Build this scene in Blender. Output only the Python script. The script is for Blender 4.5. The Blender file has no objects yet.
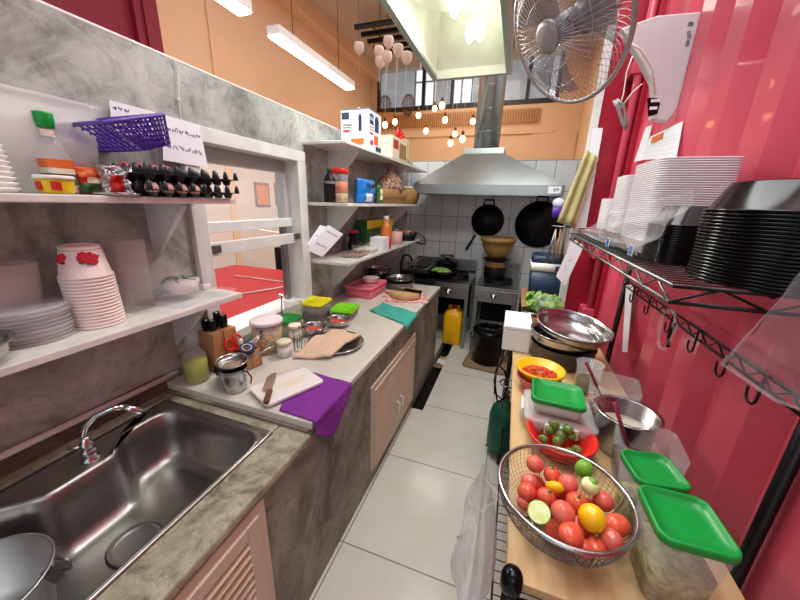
import bpy, math, random
from mathutils import Vector, Matrix, Euler
random.seed(7)
PI=math.pi
SC=bpy.context.scene; COL=SC.collection
# ---------------------------------------------------------------- camera (calibrated from the photo's perspective)
F=320.5; CH=1.55
def _rot(yaw,pitch,roll):
    yaw,pitch,roll=[math.radians(a) for a in (yaw,pitch,roll)]
    cy,sy,cp,sp,cr,sr=math.cos(yaw),math.sin(yaw),math.cos(pitch),math.sin(pitch),math.cos(roll),math.sin(roll)
    f=Vector((sy*cp,cy*cp,-sp)); r=Vector((cy,-sy,0)); d=f.cross(r)
    return cr*r+sr*d, -sr*r+cr*d, f
CR,CD,CF=_rot(-18.81,16.93,-1.72)
def at(px,py,ax,v):
    d=CR*((px-400)/F)+CD*((py-300)/F)+CF
    o=Vector((0,0,CH)); i='xyz'.index(ax)
    return o+d*((v-o[i])/d[i])
cam=bpy.data.cameras.new('camera'); co=bpy.data.objects.new('camera',cam); COL.objects.link(co)
cam.sensor_width=36; cam.lens=F/800*36; cam.clip_start=.02
m3=Matrix((CR,-CD,-CF)).transposed()
co.matrix_world=Matrix.Translation((0,0,CH))@m3.to_4x4()
SC.camera=co
SC.view_settings.view_transform='Standard'; SC.view_settings.look='None'; SC.view_settings.gamma=1
SC.view_settings.use_curve_mapping=False; SC.view_settings.exposure=0.0
# ---------------------------------------------------------------- materials
def lin(c): return tuple(((x/255)/12.92 if x/255<=.04045 else ((x/255+.055)/1.055)**2.4) for x in c)
def mat(name,c,r=.5,me=0,a=1,em=0,tr=0,var=0,sc=20,bump=0,c2=None,lo=.35,hi=.65,ior=1.45,bs=None,coat=0,det=6,stretch=None):
    m=bpy.data.materials.new(name); m.use_nodes=True; n=m.node_tree.nodes; l=m.node_tree.links
    b=n['Principled BSDF']; col=lin(c)
    b.inputs['Base Color'].default_value=(*col,1); b.inputs['Roughness'].default_value=r
    b.inputs['Metallic'].default_value=me; b.inputs['Alpha'].default_value=a; b.inputs['IOR'].default_value=ior
    b.inputs['Transmission Weight'].default_value=tr; b.inputs['Coat Weight'].default_value=coat
    if em:
        b.inputs['Emission Color'].default_value=(*col,1); b.inputs['Emission Strength'].default_value=em
    if var or c2 or bump:
        tc=n.new('ShaderNodeTexCoord'); mp=n.new('ShaderNodeMapping'); l.new(tc.outputs['Object'],mp.inputs[0])
        if stretch: mp.inputs['Scale'].default_value=stretch
        no=n.new('ShaderNodeTexNoise'); no.inputs['Scale'].default_value=sc; no.inputs['Detail'].default_value=det
        l.new(mp.outputs[0],no.inputs['Vector'])
        if var or c2:
            rp=n.new('ShaderNodeValToRGB'); l.new(no.outputs['Fac'],rp.inputs[0])
            cc=lin(c2) if c2 else tuple(x*(1-var) for x in col)
            rp.color_ramp.elements[0].position=lo; rp.color_ramp.elements[1].position=hi
            rp.color_ramp.elements[0].color=(*cc,1); rp.color_ramp.elements[1].color=(*col,1)
            l.new(rp.outputs[0],b.inputs['Base Color'])
        if bump:
            bp=n.new('ShaderNodeBump'); bp.inputs['Strength'].default_value=bump; bp.inputs['Distance'].default_value=.01
            if bs:
                n2=n.new('ShaderNodeTexNoise'); n2.inputs['Scale'].default_value=bs; l.new(mp.outputs[0],n2.inputs['Vector']); l.new(n2.outputs['Fac'],bp.inputs['Height'])
            else: l.new(no.outputs['Fac'],bp.inputs['Height'])
            l.new(bp.outputs[0],b.inputs['Normal'])
    return m
def concrete(name,c1,c2,c3,sc=3.0,rough=.75,bump=.25):
    m=bpy.data.materials.new(name); m.use_nodes=True; n=m.node_tree.nodes; l=m.node_tree.links; b=n['Principled BSDF']
    tc=n.new('ShaderNodeTexCoord')
    a=n.new('ShaderNodeTexNoise'); a.inputs['Scale'].default_value=sc; a.inputs['Detail'].default_value=9; a.inputs['Distortion'].default_value=1.2; a.inputs['Roughness'].default_value=.62
    l.new(tc.outputs['Object'],a.inputs['Vector'])
    r=n.new('ShaderNodeValToRGB'); l.new(a.outputs['Fac'],r.inputs[0]); e=r.color_ramp.elements
    e[0].position=.34; e[0].color=(*lin(c3),1); e[1].position=.66; e[1].color=(*lin(c1),1)
    k=e.new(.47); k.color=(*lin(c2),1)
    d=n.new('ShaderNodeTexNoise'); d.inputs['Scale'].default_value=sc*4.5; d.inputs['Detail'].default_value=10; d.inputs['Roughness'].default_value=.7; d.inputs['Distortion'].default_value=.8
    l.new(tc.outputs['Object'],d.inputs['Vector'])
    r2=n.new('ShaderNodeValToRGB'); l.new(d.outputs['Fac'],r2.inputs[0]); r2.color_ramp.elements[0].position=.33; r2.color_ramp.elements[0].color=(.45,.43,.42,1); r2.color_ramp.elements[1].position=.52; r2.color_ramp.elements[1].color=(1,1,1,1)
    mx=n.new('ShaderNodeMix'); mx.data_type='RGBA'; mx.blend_type='MULTIPLY'; mx.inputs[0].default_value=.7
    l.new(r.outputs[0],mx.inputs[6]); l.new(r2.outputs[0],mx.inputs[7]); l.new(mx.outputs[2],b.inputs['Base Color'])
    bp=n.new('ShaderNodeBump'); bp.inputs['Strength'].default_value=bump; bp.inputs['Distance'].default_value=.02
    l.new(d.outputs['Fac'],bp.inputs['Height']); l.new(bp.outputs[0],b.inputs['Normal']); b.inputs['Roughness'].default_value=rough
    return m
def tiles(name,c,grout,w,h,ox,oy,axes='xy',mort=.004,rough=.2,c2=None):
    m=bpy.data.materials.new(name); m.use_nodes=True; n=m.node_tree.nodes; l=m.node_tree.links; b=n['Principled BSDF']
    g=n.new('ShaderNodeNewGeometry'); s=n.new('ShaderNodeSeparateXYZ'); l.new(g.outputs['Position'],s.inputs[0])
    cb=n.new('ShaderNodeCombineXYZ'); 
    for k,(a,o) in enumerate(zip(axes,(ox,oy))):
        ad=n.new('ShaderNodeMath'); ad.operation='ADD'; ad.inputs[1].default_value=-o; l.new(s.outputs['xyz'.index(a)],ad.inputs[0]); l.new(ad.outputs[0],cb.inputs[k])
    br=n.new('ShaderNodeTexBrick'); br.offset=0; br.inputs['Scale'].default_value=1; br.inputs['Brick Width'].default_value=w; br.inputs['Row Height'].default_value=h
    br.inputs['Mortar Size'].default_value=mort; br.inputs['Mortar Smooth'].default_value=.1; br.inputs['Bias'].default_value=0
    br.inputs['Color1'].default_value=(*lin(c),1); br.inputs['Color2'].default_value=(*lin(c2 or c),1); br.inputs['Mortar'].default_value=(*lin(grout),1)
    l.new(cb.outputs[0],br.inputs['Vector'])
    no=n.new('ShaderNodeTexNoise'); no.inputs['Scale'].default_value=6; no.inputs['Detail'].default_value=8; l.new(g.outputs['Position'],no.inputs['Vector'])
    rp=n.new('ShaderNodeValToRGB'); rp.color_ramp.elements[0].position=.3; rp.color_ramp.elements[0].color=(.9,.89,.86,1); rp.color_ramp.elements[1].position=.6; l.new(no.outputs['Fac'],rp.inputs[0])
    mx=n.new('ShaderNodeMix'); mx.data_type='RGBA'; mx.blend_type='MULTIPLY'; mx.inputs[0].default_value=.6
    l.new(br.outputs['Color'],mx.inputs[6]); l.new(rp.outputs[0],mx.inputs[7]); l.new(mx.outputs[2],b.inputs['Base Color'])
    bp=n.new('ShaderNodeBump'); bp.inputs['Strength'].default_value=.3; bp.inputs['Distance'].default_value=.004; bp.invert=True
    l.new(br.outputs['Fac'],bp.inputs['Height']); l.new(bp.outputs[0],b.inputs['Normal']); b.inputs['Roughness'].default_value=rough
    return m
def clear(name,c,opac=.25,rough=.08,spec=.5):
    # thin clear or translucent plastic / glass: part see-through, part glossy
    m=mat(name,c,rough,a=opac); m.node_tree.nodes['Principled BSDF'].inputs['Specular IOR Level'].default_value=spec
    return m
M={}
M['conc']=concrete('concrete_plaster',(196,202,196),(166,171,166),(116,119,114),2.6)
M['conc_low']=concrete('counter_render',(158,155,140),(130,126,113),(88,84,74),3.4,.6)
M['conc_deck']=concrete('rough_cement_deck',(186,184,160),(158,155,132),(108,104,88),9,.55,.5)
M['brown_band']=concrete('dark_brown_render',(112,98,86),(92,79,68),(66,56,49),5,.4,.2)
M['white']=mat('white_paint',(222,226,224),.4,var=.12,sc=12)
M['whitelam']=mat('white_laminate',(214,212,202),.35,var=.12,sc=7)
M['whiteplastic']=mat('white_plastic',(235,233,230),.35)
M['shelf']=mat('white_board',(224,224,218),.35,var=.15,sc=14)
M['cream']=mat('beige_door_plastic',(206,190,166),.45,var=.1,sc=9)
M['steel']=mat('stainless_steel',(190,190,190),.22,1,var=.15,sc=6)
M['steel_dull']=mat('brushed_steel',(150,150,148),.38,1,var=.25,sc=9)
M['sink']=mat('sink_steel',(165,164,160),.36,1,var=.2,sc=5)
M['chrome']=mat('chrome',(215,215,215),.08,1)
M['galv']=mat('galvanised_sheet',(168,176,174),.3,.9,var=.15,sc=5)
M['canopy']=mat('greenish_cream_sheet',(222,226,208),.42,.1,var=.12,sc=8)
M['canopy_edge']=mat('dull_green_metal',(140,152,138),.45,.3)
M['alu']=mat('aluminium',(198,199,200),.35,.95,var=.1,sc=8)
M['black']=mat('black_plastic',(8,8,9),.16,ior=1.3)
M['blackm']=mat('black_metal',(16,15,15),.35,.3)
M['soot']=mat('sooty_iron',(22,20,20),.45,.4,var=.5,sc=12)
M['dark']=mat('dark_void',(12,11,11),.8)
M['cast']=mat('cast_iron',(26,25,25),.55,.5)
M['red']=mat('red_gloss_paint',(212,80,102),.32,var=.16,sc=3.5,coat=.2,stretch=(1,1,.35))
M['red_panel']=mat('red_panel_paint',(158,24,46),.35,var=.1,sc=5)
M['orange']=mat('peach_wall_paint',(230,190,152),.7,var=.05,sc=2)
M['cream_wall']=mat('pale_pink_wall_tile',(226,206,196),.5,var=.06,sc=3)
M['maroon']=mat('maroon_paint',(132,22,48),.45,var=.1,sc=4)
M['ceil']=mat('ceiling_paint',(196,180,168),.8,var=.05,sc=2)
M['floor']=tiles('white_floor_tiles',(210,210,200),(140,137,126),.6,.595,-.585-3,.985-5.95,'xy',.0035,.16,(206,206,196))
M['tile']=tiles('white_wall_tiles',(206,210,212),(112,112,112),.2,.31,-.86-2,1.405-3.1,'xz',.0035,.22,(196,200,203))
M['gutter']=mat('black_gutter',(20,18,16),.5,var=.4,sc=20)
M['wood']=mat('pale_plywood',(214,184,138),.42,c2=(190,154,104),sc=3.2,lo=.3,hi=.7,stretch=(9,1,9),bump=.1)
M['woodlt']=mat('light_beech',(200,152,104),.5,c2=(170,120,76),sc=6,stretch=(1,8,1))
M['wooddk']=mat('brown_wood_handle',(112,70,44),.45,var=.3,sc=20)
M['glass']=clear('clear_glass',(225,235,232),.2,.04,.8)
M['clearp']=clear('clear_plastic',(232,232,232),.17,.12)
M['cloudp']=clear('cloudy_plastic',(228,228,228),.34,.25)
M['film']=clear('crinkled_film',(235,235,240),.14,.08,.9)
M['bagfilm']=mat('thin_bag_film',(236,236,240),.15,a=.15,bump=.7,sc=22)
M['bagfilm3']=mat('faint_bag_film',(236,236,240),.1,a=.08,bump=.5,sc=14)
M['bagfilm2']=mat('white_bag_film',(232,234,236),.25,a=.42,bump=.9,sc=22)
M['foam']=mat('white_foam',(240,240,238),.6)
M['milky']=mat('milky_plastic_box',(232,226,230),.35,a=.93)
M['paper']=mat('white_paper',(232,236,244),.7)
M['ink']=mat('blue_ink',(60,70,120),.6)
M['grey']=mat('grey_print',(120,125,135),.6)
M['green']=mat('green_lid',(12,150,62),.32)
M['lime']=mat('lime_lid',(120,214,24),.35)
M['yel']=mat('yellow_lid',(226,222,14),.35)
M['yellow']=mat('yellow_plastic',(246,184,10),.32)
M['redp']=mat('red_plastic',(226,44,34),.32)
M['pink']=mat('pink_plastic',(232,120,140),.35)
M['purple']=mat('purple_plastic',(84,52,160),.35)
M['purplecloth']=mat('purple_cloth',(128,44,150),.85,var=.15,sc=60,bump=.3)
M['tealcloth']=mat('teal_cloth',(64,176,160),.85,var=.12,sc=60,bump=.3)
M['tancloth']=mat('tan_terry_cloth',(232,204,178),.9,var=.12,sc=80,bump=.6)
M['yelcloth']=mat('faded_yellow_cloth',(178,176,124),.9,var=.2,sc=10,bump=.3)
M['bluecloth']=mat('navy_cloth',(44,62,100),.9,var=.2,sc=20)
M['redcheck']=mat('red_checked_cloth',(206,90,96),.85,c2=(236,220,216),sc=55,lo=.45,hi=.55)
M['blue']=mat('blue_plastic',(18,116,196),.35)
M['navy']=mat('navy_plastic',(34,56,86),.4)
M['wickr']=mat('woven_basket',(190,150,90),.6,c2=(120,88,44),sc=90,bump=.5)
M['bamboo']=mat('bamboo_steamer',(168,134,74),.55,c2=(128,96,48),sc=60,bump=.4,stretch=(1,1,3))
M['brownbox']=mat('brown_card',(150,122,92),.8,var=.2,sc=10)
M['tomato']=mat('ripe_tomato_skin',(214,52,40),.22,c2=(224,104,74),sc=14,lo=.3,hi=.7)
M['tomato2']=mat('pinkish_tomato_skin',(206,60,66),.22,c2=(226,120,100),sc=12,lo=.3,hi=.7)
M['yelpep']=mat('yellow_fruit_skin',(244,190,20),.25)
M['limef']=mat('lime_skin',(96,158,40),.3,c2=(130,180,60),sc=20)
M['limecut']=mat('lime_flesh',(206,220,130),.3,c2=(232,236,190),sc=40)
M['gtom']=mat('green_tomato_skin',(74,112,46),.25,c2=(120,130,60),sc=9,lo=.3,hi=.7)
M['leaf']=mat('lettuce_leaf',(150,190,90),.5,c2=(96,150,50),sc=18)
M['stem']=mat('dry_green_stem',(92,110,50),.6)
M['chili']=mat('red_chili',(190,26,18),.3,c2=(214,80,40),sc=40)
M['noodle']=mat('pale_noodles',(214,190,140),.6,c2=(160,130,86),sc=70,bump=.8)
M['sprout']=mat('pale_green_sprouts',(206,200,130),.55,c2=(140,130,70),sc=60,bump=.8)
M['broth']=mat('dark_sauce',(70,40,26),.2)
M['greenliq']=mat('pale_green_food',(176,190,120),.4,var=.2,sc=20)
M['oil']=mat('yellow_green_oil',(176,184,20),.12,a=.9)
M['egg']=mat('pale_brown_egg',(214,176,166),.45)
M['eggp']=mat('pink_egg',(226,104,124),.45)
M['tray']=mat('dark_tray_plastic',(34,40,44),.35)
M['cardlab']=mat('label_yellow',(232,206,40),.4)
M['labred']=mat('label_red',(198,40,36),.4)
M['laborg']=mat('label_orange',(222,110,44),.4)
M['labgrn']=mat('label_green',(52,100,56),.4)
M['labcrm']=mat('label_cream',(230,224,200),.5)
M['foil']=mat('silver_foil',(190,186,190),.2,.9,bump=1.0,sc=25)
M['floral']=mat('floral_cup',(240,226,222),.4)
M['rose']=mat('rose_print',(206,40,60),.5)
M['cup']=mat('white_paper_cup',(240,228,222),.45)
M['pinktop']=mat('pink_cup_base',(226,180,176),.5)
M['amber']=mat('amber_bottle',(196,110,44),.3)
M['gasgreen']=mat('green_gas_cylinder',(22,92,68),.4,.2,var=.2,sc=10)
M['teabag']=mat('snack_mix',(190,160,140),.5,c2=(110,60,44),sc=60,lo=.45,hi=.55)
M['wickerbr']=mat('brown_rattan',(130,92,60),.7,var=.4,sc=60)
M['slat']=mat('orange_slats',(196,140,84),.5)
M['frame']=mat('dark_window_frame',(44,44,48),.4)
M['ac']=mat('white_appliance_plastic',(206,202,206),.35)
M['cable']=mat('white_cable',(226,222,214),.5)
M['clay']=mat('dark_brown_pot',(84,74,66),.45,.2,var=.2,sc=12)
M['fansil']=mat('grey_fan_plastic',(150,148,150),.35,.3)
M['blade']=clear('tinted_fan_blade',(120,118,124),.45,.15)
M['redtable']=mat('red_table_top',(176,30,42),.45)
M['tube']=mat('lit_tube_diffuser',(255,252,244),.5,em=48)
M['bulb']=mat('lit_warm_bulb',(255,206,130),.5,em=9)
M['cfl']=mat('lit_cfl',(255,255,240),.5,em=22)
M['outside']=mat('grey_building_render',(204,210,220),.8,var=.3,sc=1.5)
M['outwin']=mat('pale_building_window',(240,245,255),.4,em=1.0)
M['shade']=mat('white_fabric_shade',(232,214,202),.7)
# ---------------------------------------------------------------- mesh builder
class MB:
    def __init__(s): s.v=[]; s.f=[]; s.mi=[]; s.sm=[]
    def add(s,vs,fs,mi=0,sm=False,X=None):
        o=len(s.v)
        for p in vs:
            p=Vector(p); s.v.append(tuple(X@p if X else p))
        for f in fs: s.f.append([i+o for i in f]); s.mi.append(mi); s.sm.append(sm)
        return s
    def box(s,x0,x1,y0,y1,z0,z1,mi=0,X=None):
        v=[(x,y,z) for x in (x0,x1) for y in (y0,y1) for z in (z0,z1)]
        return s.add(v,[(0,1,3,2),(4,6,7,5),(0,4,5,1),(2,3,7,6),(0,2,6,4),(1,5,7,3)],mi,False,X)
    def loft(s,rings,mi=0,sm=True,cap0=True,cap1=True,X=None,closed=True,sharp=False):
        n=len(rings[0]); v=[p for r in rings for p in r]; f=[]
        for i in range(len(rings)-1):
            for j in range(n if closed else n-1):
                a=i*n+j; b=i*n+(j+1)%n; f.append((a,b,b+n,a+n))
        s.add(v,f,mi,sm,X)
        o=len(s.v)-len(v)
        if cap0: s.f.append([o+j for j in range(n)][::-1]); s.mi.append(mi); s.sm.append(False)
        if cap1: s.f.append([o+(len(rings)-1)*n+j for j in range(n)]); s.mi.append(mi); s.sm.append(False)
        return s
    def lathe(s,prof,c=(0,0,0),n=32,mi=0,sx=1,sy=1,X=None,cap0=True,cap1=True,a0=0):
        rings=[[(c[0]+max(r,1e-4)*sx*math.cos(a0+2*PI*k/n),c[1]+max(r,1e-4)*sy*math.sin(a0+2*PI*k/n),c[2]+z) for k in range(n)] for r,z in prof]
        return s.loft(rings,mi,True,cap0 ,cap1,X)
    def rr(s,prof,c=(0,0,0),mi=0,n=5,X=None,cap0=True,cap1=True,sm=True):
        # prof entries: (width x, depth y, corner radius, z)
        rings=[]
        for w,d,r,z in prof:
            r=min(r,w/2-1e-4,d/2-1e-4); ring=[]
            for q,(cx,cy) in enumerate(((w/2-r,d/2-r),(-w/2+r,d/2-r),(-w/2+r,-d/2+r),(w/2-r,-d/2+r))):
                for k in range(n+1):
                    a=q*PI/2+k*PI/2/n; ring.append((c[0]+cx+r*math.cos(a),c[1]+cy+r*math.sin(a),c[2]+z))
            rings.append(ring)
        return s.loft(rings,mi,sm,cap0,cap1,X)
    def tube(s,pts,r,n=8,mi=0,closed=False,X=None):
        P=[Vector(p) for p in pts]; N=len(P); rings=[]; up=None
        for i in range(N):
            a=P[(i-1)%N] if (closed or i>0) else P[0]; b=P[(i+1)%N] if (closed or i<N-1) else P[-1]
            t=(b-a).normalized()
            if up is None:
                up=Vector((0,0,1)) if abs(t.z)<.9 else Vector((1,0,0))
            u=(up-t*up.dot(t)).normalized(); w=t.cross(u); up=u
            rad=r[i] if isinstance(r,(list,tuple)) else r
            rings.append([tuple(P[i]+(u*math.cos(2*PI*k/n)+w*math.sin(2*PI*k/n))*rad) for k in range(n)])
        if closed: rings.append(rings[0]); return s.loft(rings,mi,True,False,False,X)
        return s.loft(rings,mi,True,True,True,X)
    def sphere(s,c,r,n=16,m=10,mi=0,X=None):
        if not isinstance(r,(tuple,list)): r=(r,r,r)
        rings=[[(c[0]+r[0]*max(math.sin(PI*i/m),1e-3)*math.cos(2*PI*k/n),c[1]+r[1]*max(math.sin(PI*i/m),1e-3)*math.sin(2*PI*k/n),c[2]-r[2]*math.cos(PI*i/m)) for k in range(n)] for i in range(m+1)]
        return s.loft(rings,mi,True,True,True,X)
    def prism(s,poly,h,mi=0,X=None,z=0):
        r0=[(x,y,z) for x,y in poly]; r1=[(x,y,z+h) for x,y in poly]
        return s.loft([r0,r1],mi,False,True,True,X)
    def grid(s,fn,nu,nv,mi=0,sm=True,X=None):
        v=[fn(i/nu,j/nv) for i in range(nu+1) for j in range(nv+1)]
        f=[(i*(nv+1)+j,(i+1)*(nv+1)+j,(i+1)*(nv+1)+j+1,i*(nv+1)+j+1) for i in range(nu) for j in range(nv)]
        return s.add(v,f,mi,sm,X)
    def build(s,name,m,parent=None,bev=0,solid=0,wire=0,sub=0):
        me=bpy.data.meshes.new(name); me.from_pydata(s.v,[],s.f)
        for x in (m if isinstance(m,(list,tuple)) else [m]): me.materials.append(M[x] if isinstance(x,str) else x)
        me.polygons.foreach_set('material_index',s.mi); me.polygons.foreach_set('use_smooth',s.sm); me.update()
        import bmesh
        bm=bmesh.new(); bm.from_mesh(me); bmesh.ops.recalc_face_normals(bm,faces=bm.faces); bm.to_mesh(me); bm.free()
        o=bpy.data.objects.new(name,me); COL.objects.link(o)
        if parent: o.parent=parent
        if bev:
            b=o.modifiers.new('bevel','BEVEL'); b.width=bev; b.segments=2; b.limit_method='ANGLE'; b.angle_limit=math.radians(40)
        if sub:
            b=o.modifiers.new('subsurf','SUBSURF'); b.levels=b.render_levels=sub
        if solid:
            b=o.modifiers.new('solid','SOLIDIFY'); b.thickness=solid; b.offset=0
        if wire:
            b=o.modifiers.new('wire','WIREFRAME'); b.thickness=wire; b.use_even_offset=False
        return o
def rotX(a): return Matrix.Rotation(a,4,'X')
def rotY(a): return Matrix.Rotation(a,4,'Y')
def rotZ(a): return Matrix.Rotation(a,4,'Z')
def tr(x,y,z): return Matrix.Translation((x,y,z))
def tag(o,label,cat,group=None,kind=None):
    o['label']=label; o['category']=cat
    if group: o['group']=group
    if kind: o['kind']=kind
    return o
def thing(name,label,cat,loc=(0,0,0),rz=0,group=None,rot=None,kind=None):
    o=bpy.data.objects.new(name,None); COL.objects.link(o); o.empty_display_size=.05
    o.location=loc; o.rotation_euler=rot if rot else (0,0,rz)
    return tag(o,label,cat,group,kind)
def struct(name,mb,m,parent=None,**k):
    o=mb.build(name,m,parent,**k)
    if not parent: o['kind']='structure'
    return o
def place(o,loc,rz=0,rot=None):
    o.location=loc; o.rotation_euler=rot if rot else (0,0,rz); return o
def dup(root,loc,rz=0,label=None,rot=None,scale=None):
    def cp(o,par):
        c=o.copy(); COL.objects.link(c)
        if par: c.parent=par
        for ch in [x for x in bpy.data.objects if x.parent==o]: cp(ch,c)
        return c
    r=cp(root,None); r.location=loc; r.rotation_euler=rot if rot else (0,0,rz)
    if scale: r.scale=scale
    if label: r['label']=label
    return r
def text(name,s,size,m,parent,X,ext=.0006):
    cu=bpy.data.curves.new('lettering','FONT'); cu.body=s; cu.size=size; cu.extrude=ext; cu.align_x='CENTER'; cu.align_y='CENTER'
    tmp=bpy.data.objects.new('tmp',cu); me=bpy.data.meshes.new_from_object(tmp)
    bpy.data.objects.remove(tmp); me.transform(X); me.materials.clear(); me.materials.append(M[m]); me.name=name
    o=bpy.data.objects.new(name,me); COL.objects.link(o); o.parent=parent; return o
def hollow(r0,r1,h,t=.003,lip=.004,base=.003):
    # profile of an open vessel standing on its base
    return [(0,0),(r0,0),(r1,h),(r1+lip,h),(r1+lip,h+.003),(r1-t*.4,h+.003),(r0-t,base),(0,base)]
def bowlp(r,h,rb,t=.0025,lip=.008,k=6):
    out=[(0,0),(rb,0)]
    for i in range(1,k+1):
        a=i/k*PI/2; out.append((rb+(r-rb)*math.sin(a),h*(1-math.cos(a))))
    out+= [(r+lip,h),(r+lip,h+.0025),(r-t,h+.0025)]
    for i in range(k-1,0,-1):
        a=i/k*PI/2; out.append((rb+(r-rb)*math.sin(a)-t,h*(1-math.cos(a))+t))
    out+=[(rb-t,t),(0,t)]
    return out
def W(o): return o
# ================================================================ THE SETTING
# floor with the open gutter along the far counter
b=MB(); b.box(-.63,3,-1.5,2.1,-.1,0); b.box(-.5,3,2.1,4.08,-.1,0); b.box(-1.42,-.63,-1.5,4.08,-.1,0)
struct('floor',b,'floor')
b=MB(); b.box(-.66,-.48,2.05,4.12,-.12,-.1); b.box(-.64,-.49,4.08,4.12,-.1,0); struct('trim_1',b,'gutter')
b=MB(); b.box(-3.25,3,4.08,7.1,-.1,0); b.box(-3.25,-1.42,-1.5,4.08,-.1,0); struct('floor_dining',b,'floor')
XW=-1.3
b=MB()
b.box(-1.42,XW,-1.5,1.06,0,2.04); b.box(-1.42,XW,1.82,4.0,0,2.04); b.box(-1.42,XW,1.06,1.82,1.8,2.04); b.box(-1.42,XW,1.06,1.82,0,.9)
struct('wall_left',b,'conc')
# thin pale bead along the top of the partition and the dark brown band behind the sink
b=MB(); b.tube([(XW-.01,-1.5,2.047),(XW-.01,4,2.047)],.008); struct('trim_2',b,'shelf')
b=MB(); b.box(XW,XW+.008,-1.5,.8,.74,.838); struct('trim_3',b,'brown_band')
b=MB(); p0=at(0,457,'x',-1.28); p1=at(178,372,'x',-1.28); b.tube([p0+(p0-p1)*1.2,p1],.011)
tag(b.build('water_pipe','shelf'),'white pipe running along the wall behind the steel sink','pipe')
# tiled back wall
b=MB(); b.box(-1.42,.66,4.0,4.08,0,2.03); struct('wall_back',b,'tile')
# corrugated container wall
prof=[]; y=2.62; 
def rib(y0):  # one period running towards the camera
    return [(.675,y0),(.675,y0-.065),(.628,y0-.105),(.628,y0-.225),(.675,y0-.285)]
y=2.62; poly=[]
while y>-1.6:
    poly+=rib(y)[:4]; y-=.285
b=MB(); n=len(poly)
b.loft([[(x,yy,0) for x,yy in poly],[(x,yy,4.1) for x,yy in poly]],0,False,False,False,closed=False)
poly2=[(.72,yy) for x,yy in poly]
b.loft([[(x,yy,0) for x,yy in poly2],[(x,yy,4.1) for x,yy in poly2]],0,False,False,False,closed=False)
struct('wall_right',b,'red')
b=MB(); b.box(.43,.72,2.6,2.63,0,4.1); struct('wall_return',b,'red_panel')
b=MB(); b.box(.385,.43,2.585,2.64,0,2.6); struct('trim_4',b,'white',bev=.004)
b=MB(); b.box(.62,.72,2.63,4.08,0,2.03); struct('wall_right_far',b,'cream_wall')
# vertical locking bars of the container door, with a clamp
t=thing('container_door_bar','red vertical locking bar beside the ribbed red wall behind the rack','door bar',(.575,2.5,0))
b=MB(); b.tube([(0,0,.75),(0,0,3.9)],.022,12); b.build('bar','red',t)
for z in (.8,1.22,2.3): b=MB(); b.box(-.045,.045,-.03,.1,z,z+.07); b.build('clamp','red',t,bev=.006)
b=MB(); b.box(.60,.64,2.45,2.6,0,4.1); struct('trim_5',b,'red_panel',bev=.004)
# ---- dining room beyond the partition
b=MB(); b.box(-3.25,-3.15,2.45,7.1,0,4.1); struct('wall_dining_left',b,'orange')
b=MB(); b.box(-3.25,-3.15,-1.5,2.25,0,4.1); struct('wall_dining_red',b,'maroon')
b=MB()
for k in range(3): b.box(-3.17,-3.1+.02*(k%2),2.25+.067*k,2.25+.067*(k+1),0,4.1)
struct('trim_6',b,'maroon')
b=MB(); b.box(-3.16,-3.13,3.0,3.1,0,4.1); struct('trim_7',b,'orange')
YB=7.0; WZ0=3.36; WZ1=4.1; WX0=-3.02; WX1=.45
b=MB(); b.box(-3.25,.98,YB,YB+.15,0,WZ0); b.box(-3.25,WX0,YB,YB+.15,WZ0,4.1); b.box(WX1,.98,YB,YB+.15,WZ0,4.1)
b.box(WX0,WX1,YB-.03,YB,2.84,2.9); b.box(.1,.85,YB-.02,YB,2.2,2.84)
struct('wall_dining_back',b,'orange')
b=MB(); b.box(.88,.98,4.08,7.1,0,4.1); b.box(.84,.88,5.2,5.35,0,4.1); struct('wall_dining_right',b,'orange')
b=MB(); b.box(-3.3,3,-1.5,7.2,4.1,4.2); struct('ceiling',b,'ceil')
b=MB(); b.box(-3.15,-2.95,-1.5,7,3.9,4.1); struct('trim_8',b,'orange')
b=MB(); b.box(-3.08,-2.6,6.85,7.0,3.1,3.3)
for k in range(70): 
    x=-2.95+k*.045; b.box(x,x+.022,YB-.05,YB,3.02,3.26)
struct('trim_9',b,'slat')
# high windows
w=bpy.data.objects.new('window_2',None); COL.objects.link(w); w['kind']='structure'
b=MB(); 
for x in (WX0,-2.06,-1.48,-.8,-.1,WX1-.05): b.box(x,x+.06,YB,YB+.08,WZ0,WZ1)
b.box(WX0,WX1,YB-.01,YB+.1,WZ0-.03,WZ0+.05)
b.build('window_frame','frame',w)
b=MB(); b.box(WX0,WX1,YB+.05,YB+.055,WZ0,WZ1); b.build('pane','glass',w)
# building seen outside
t=thing('neighbouring_building','grey building with pale windows seen through the high dining windows','building',(-1.2,10.5,0))
b=MB(); b.box(-5,5,0,2,0,9); b.build('wall','outside',t)
for k,x in enumerate((-2.1,-1.0,-.1,1.6)):
    b=MB(); b.box(x,x+.62,-.03,.0,4.3,5.6,0); b.build('window','outwin',t)
    f=MB(); 
    for q in range(3): f.box(x+q*.29,x+q*.29+.04,-.06,-.03,4.3,5.6)
    for q in range(3): f.box(x,x+.62,-.06,-.03,4.3+q*.63,4.34+q*.63)
    f.build('window_bars','frame',t)
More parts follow.
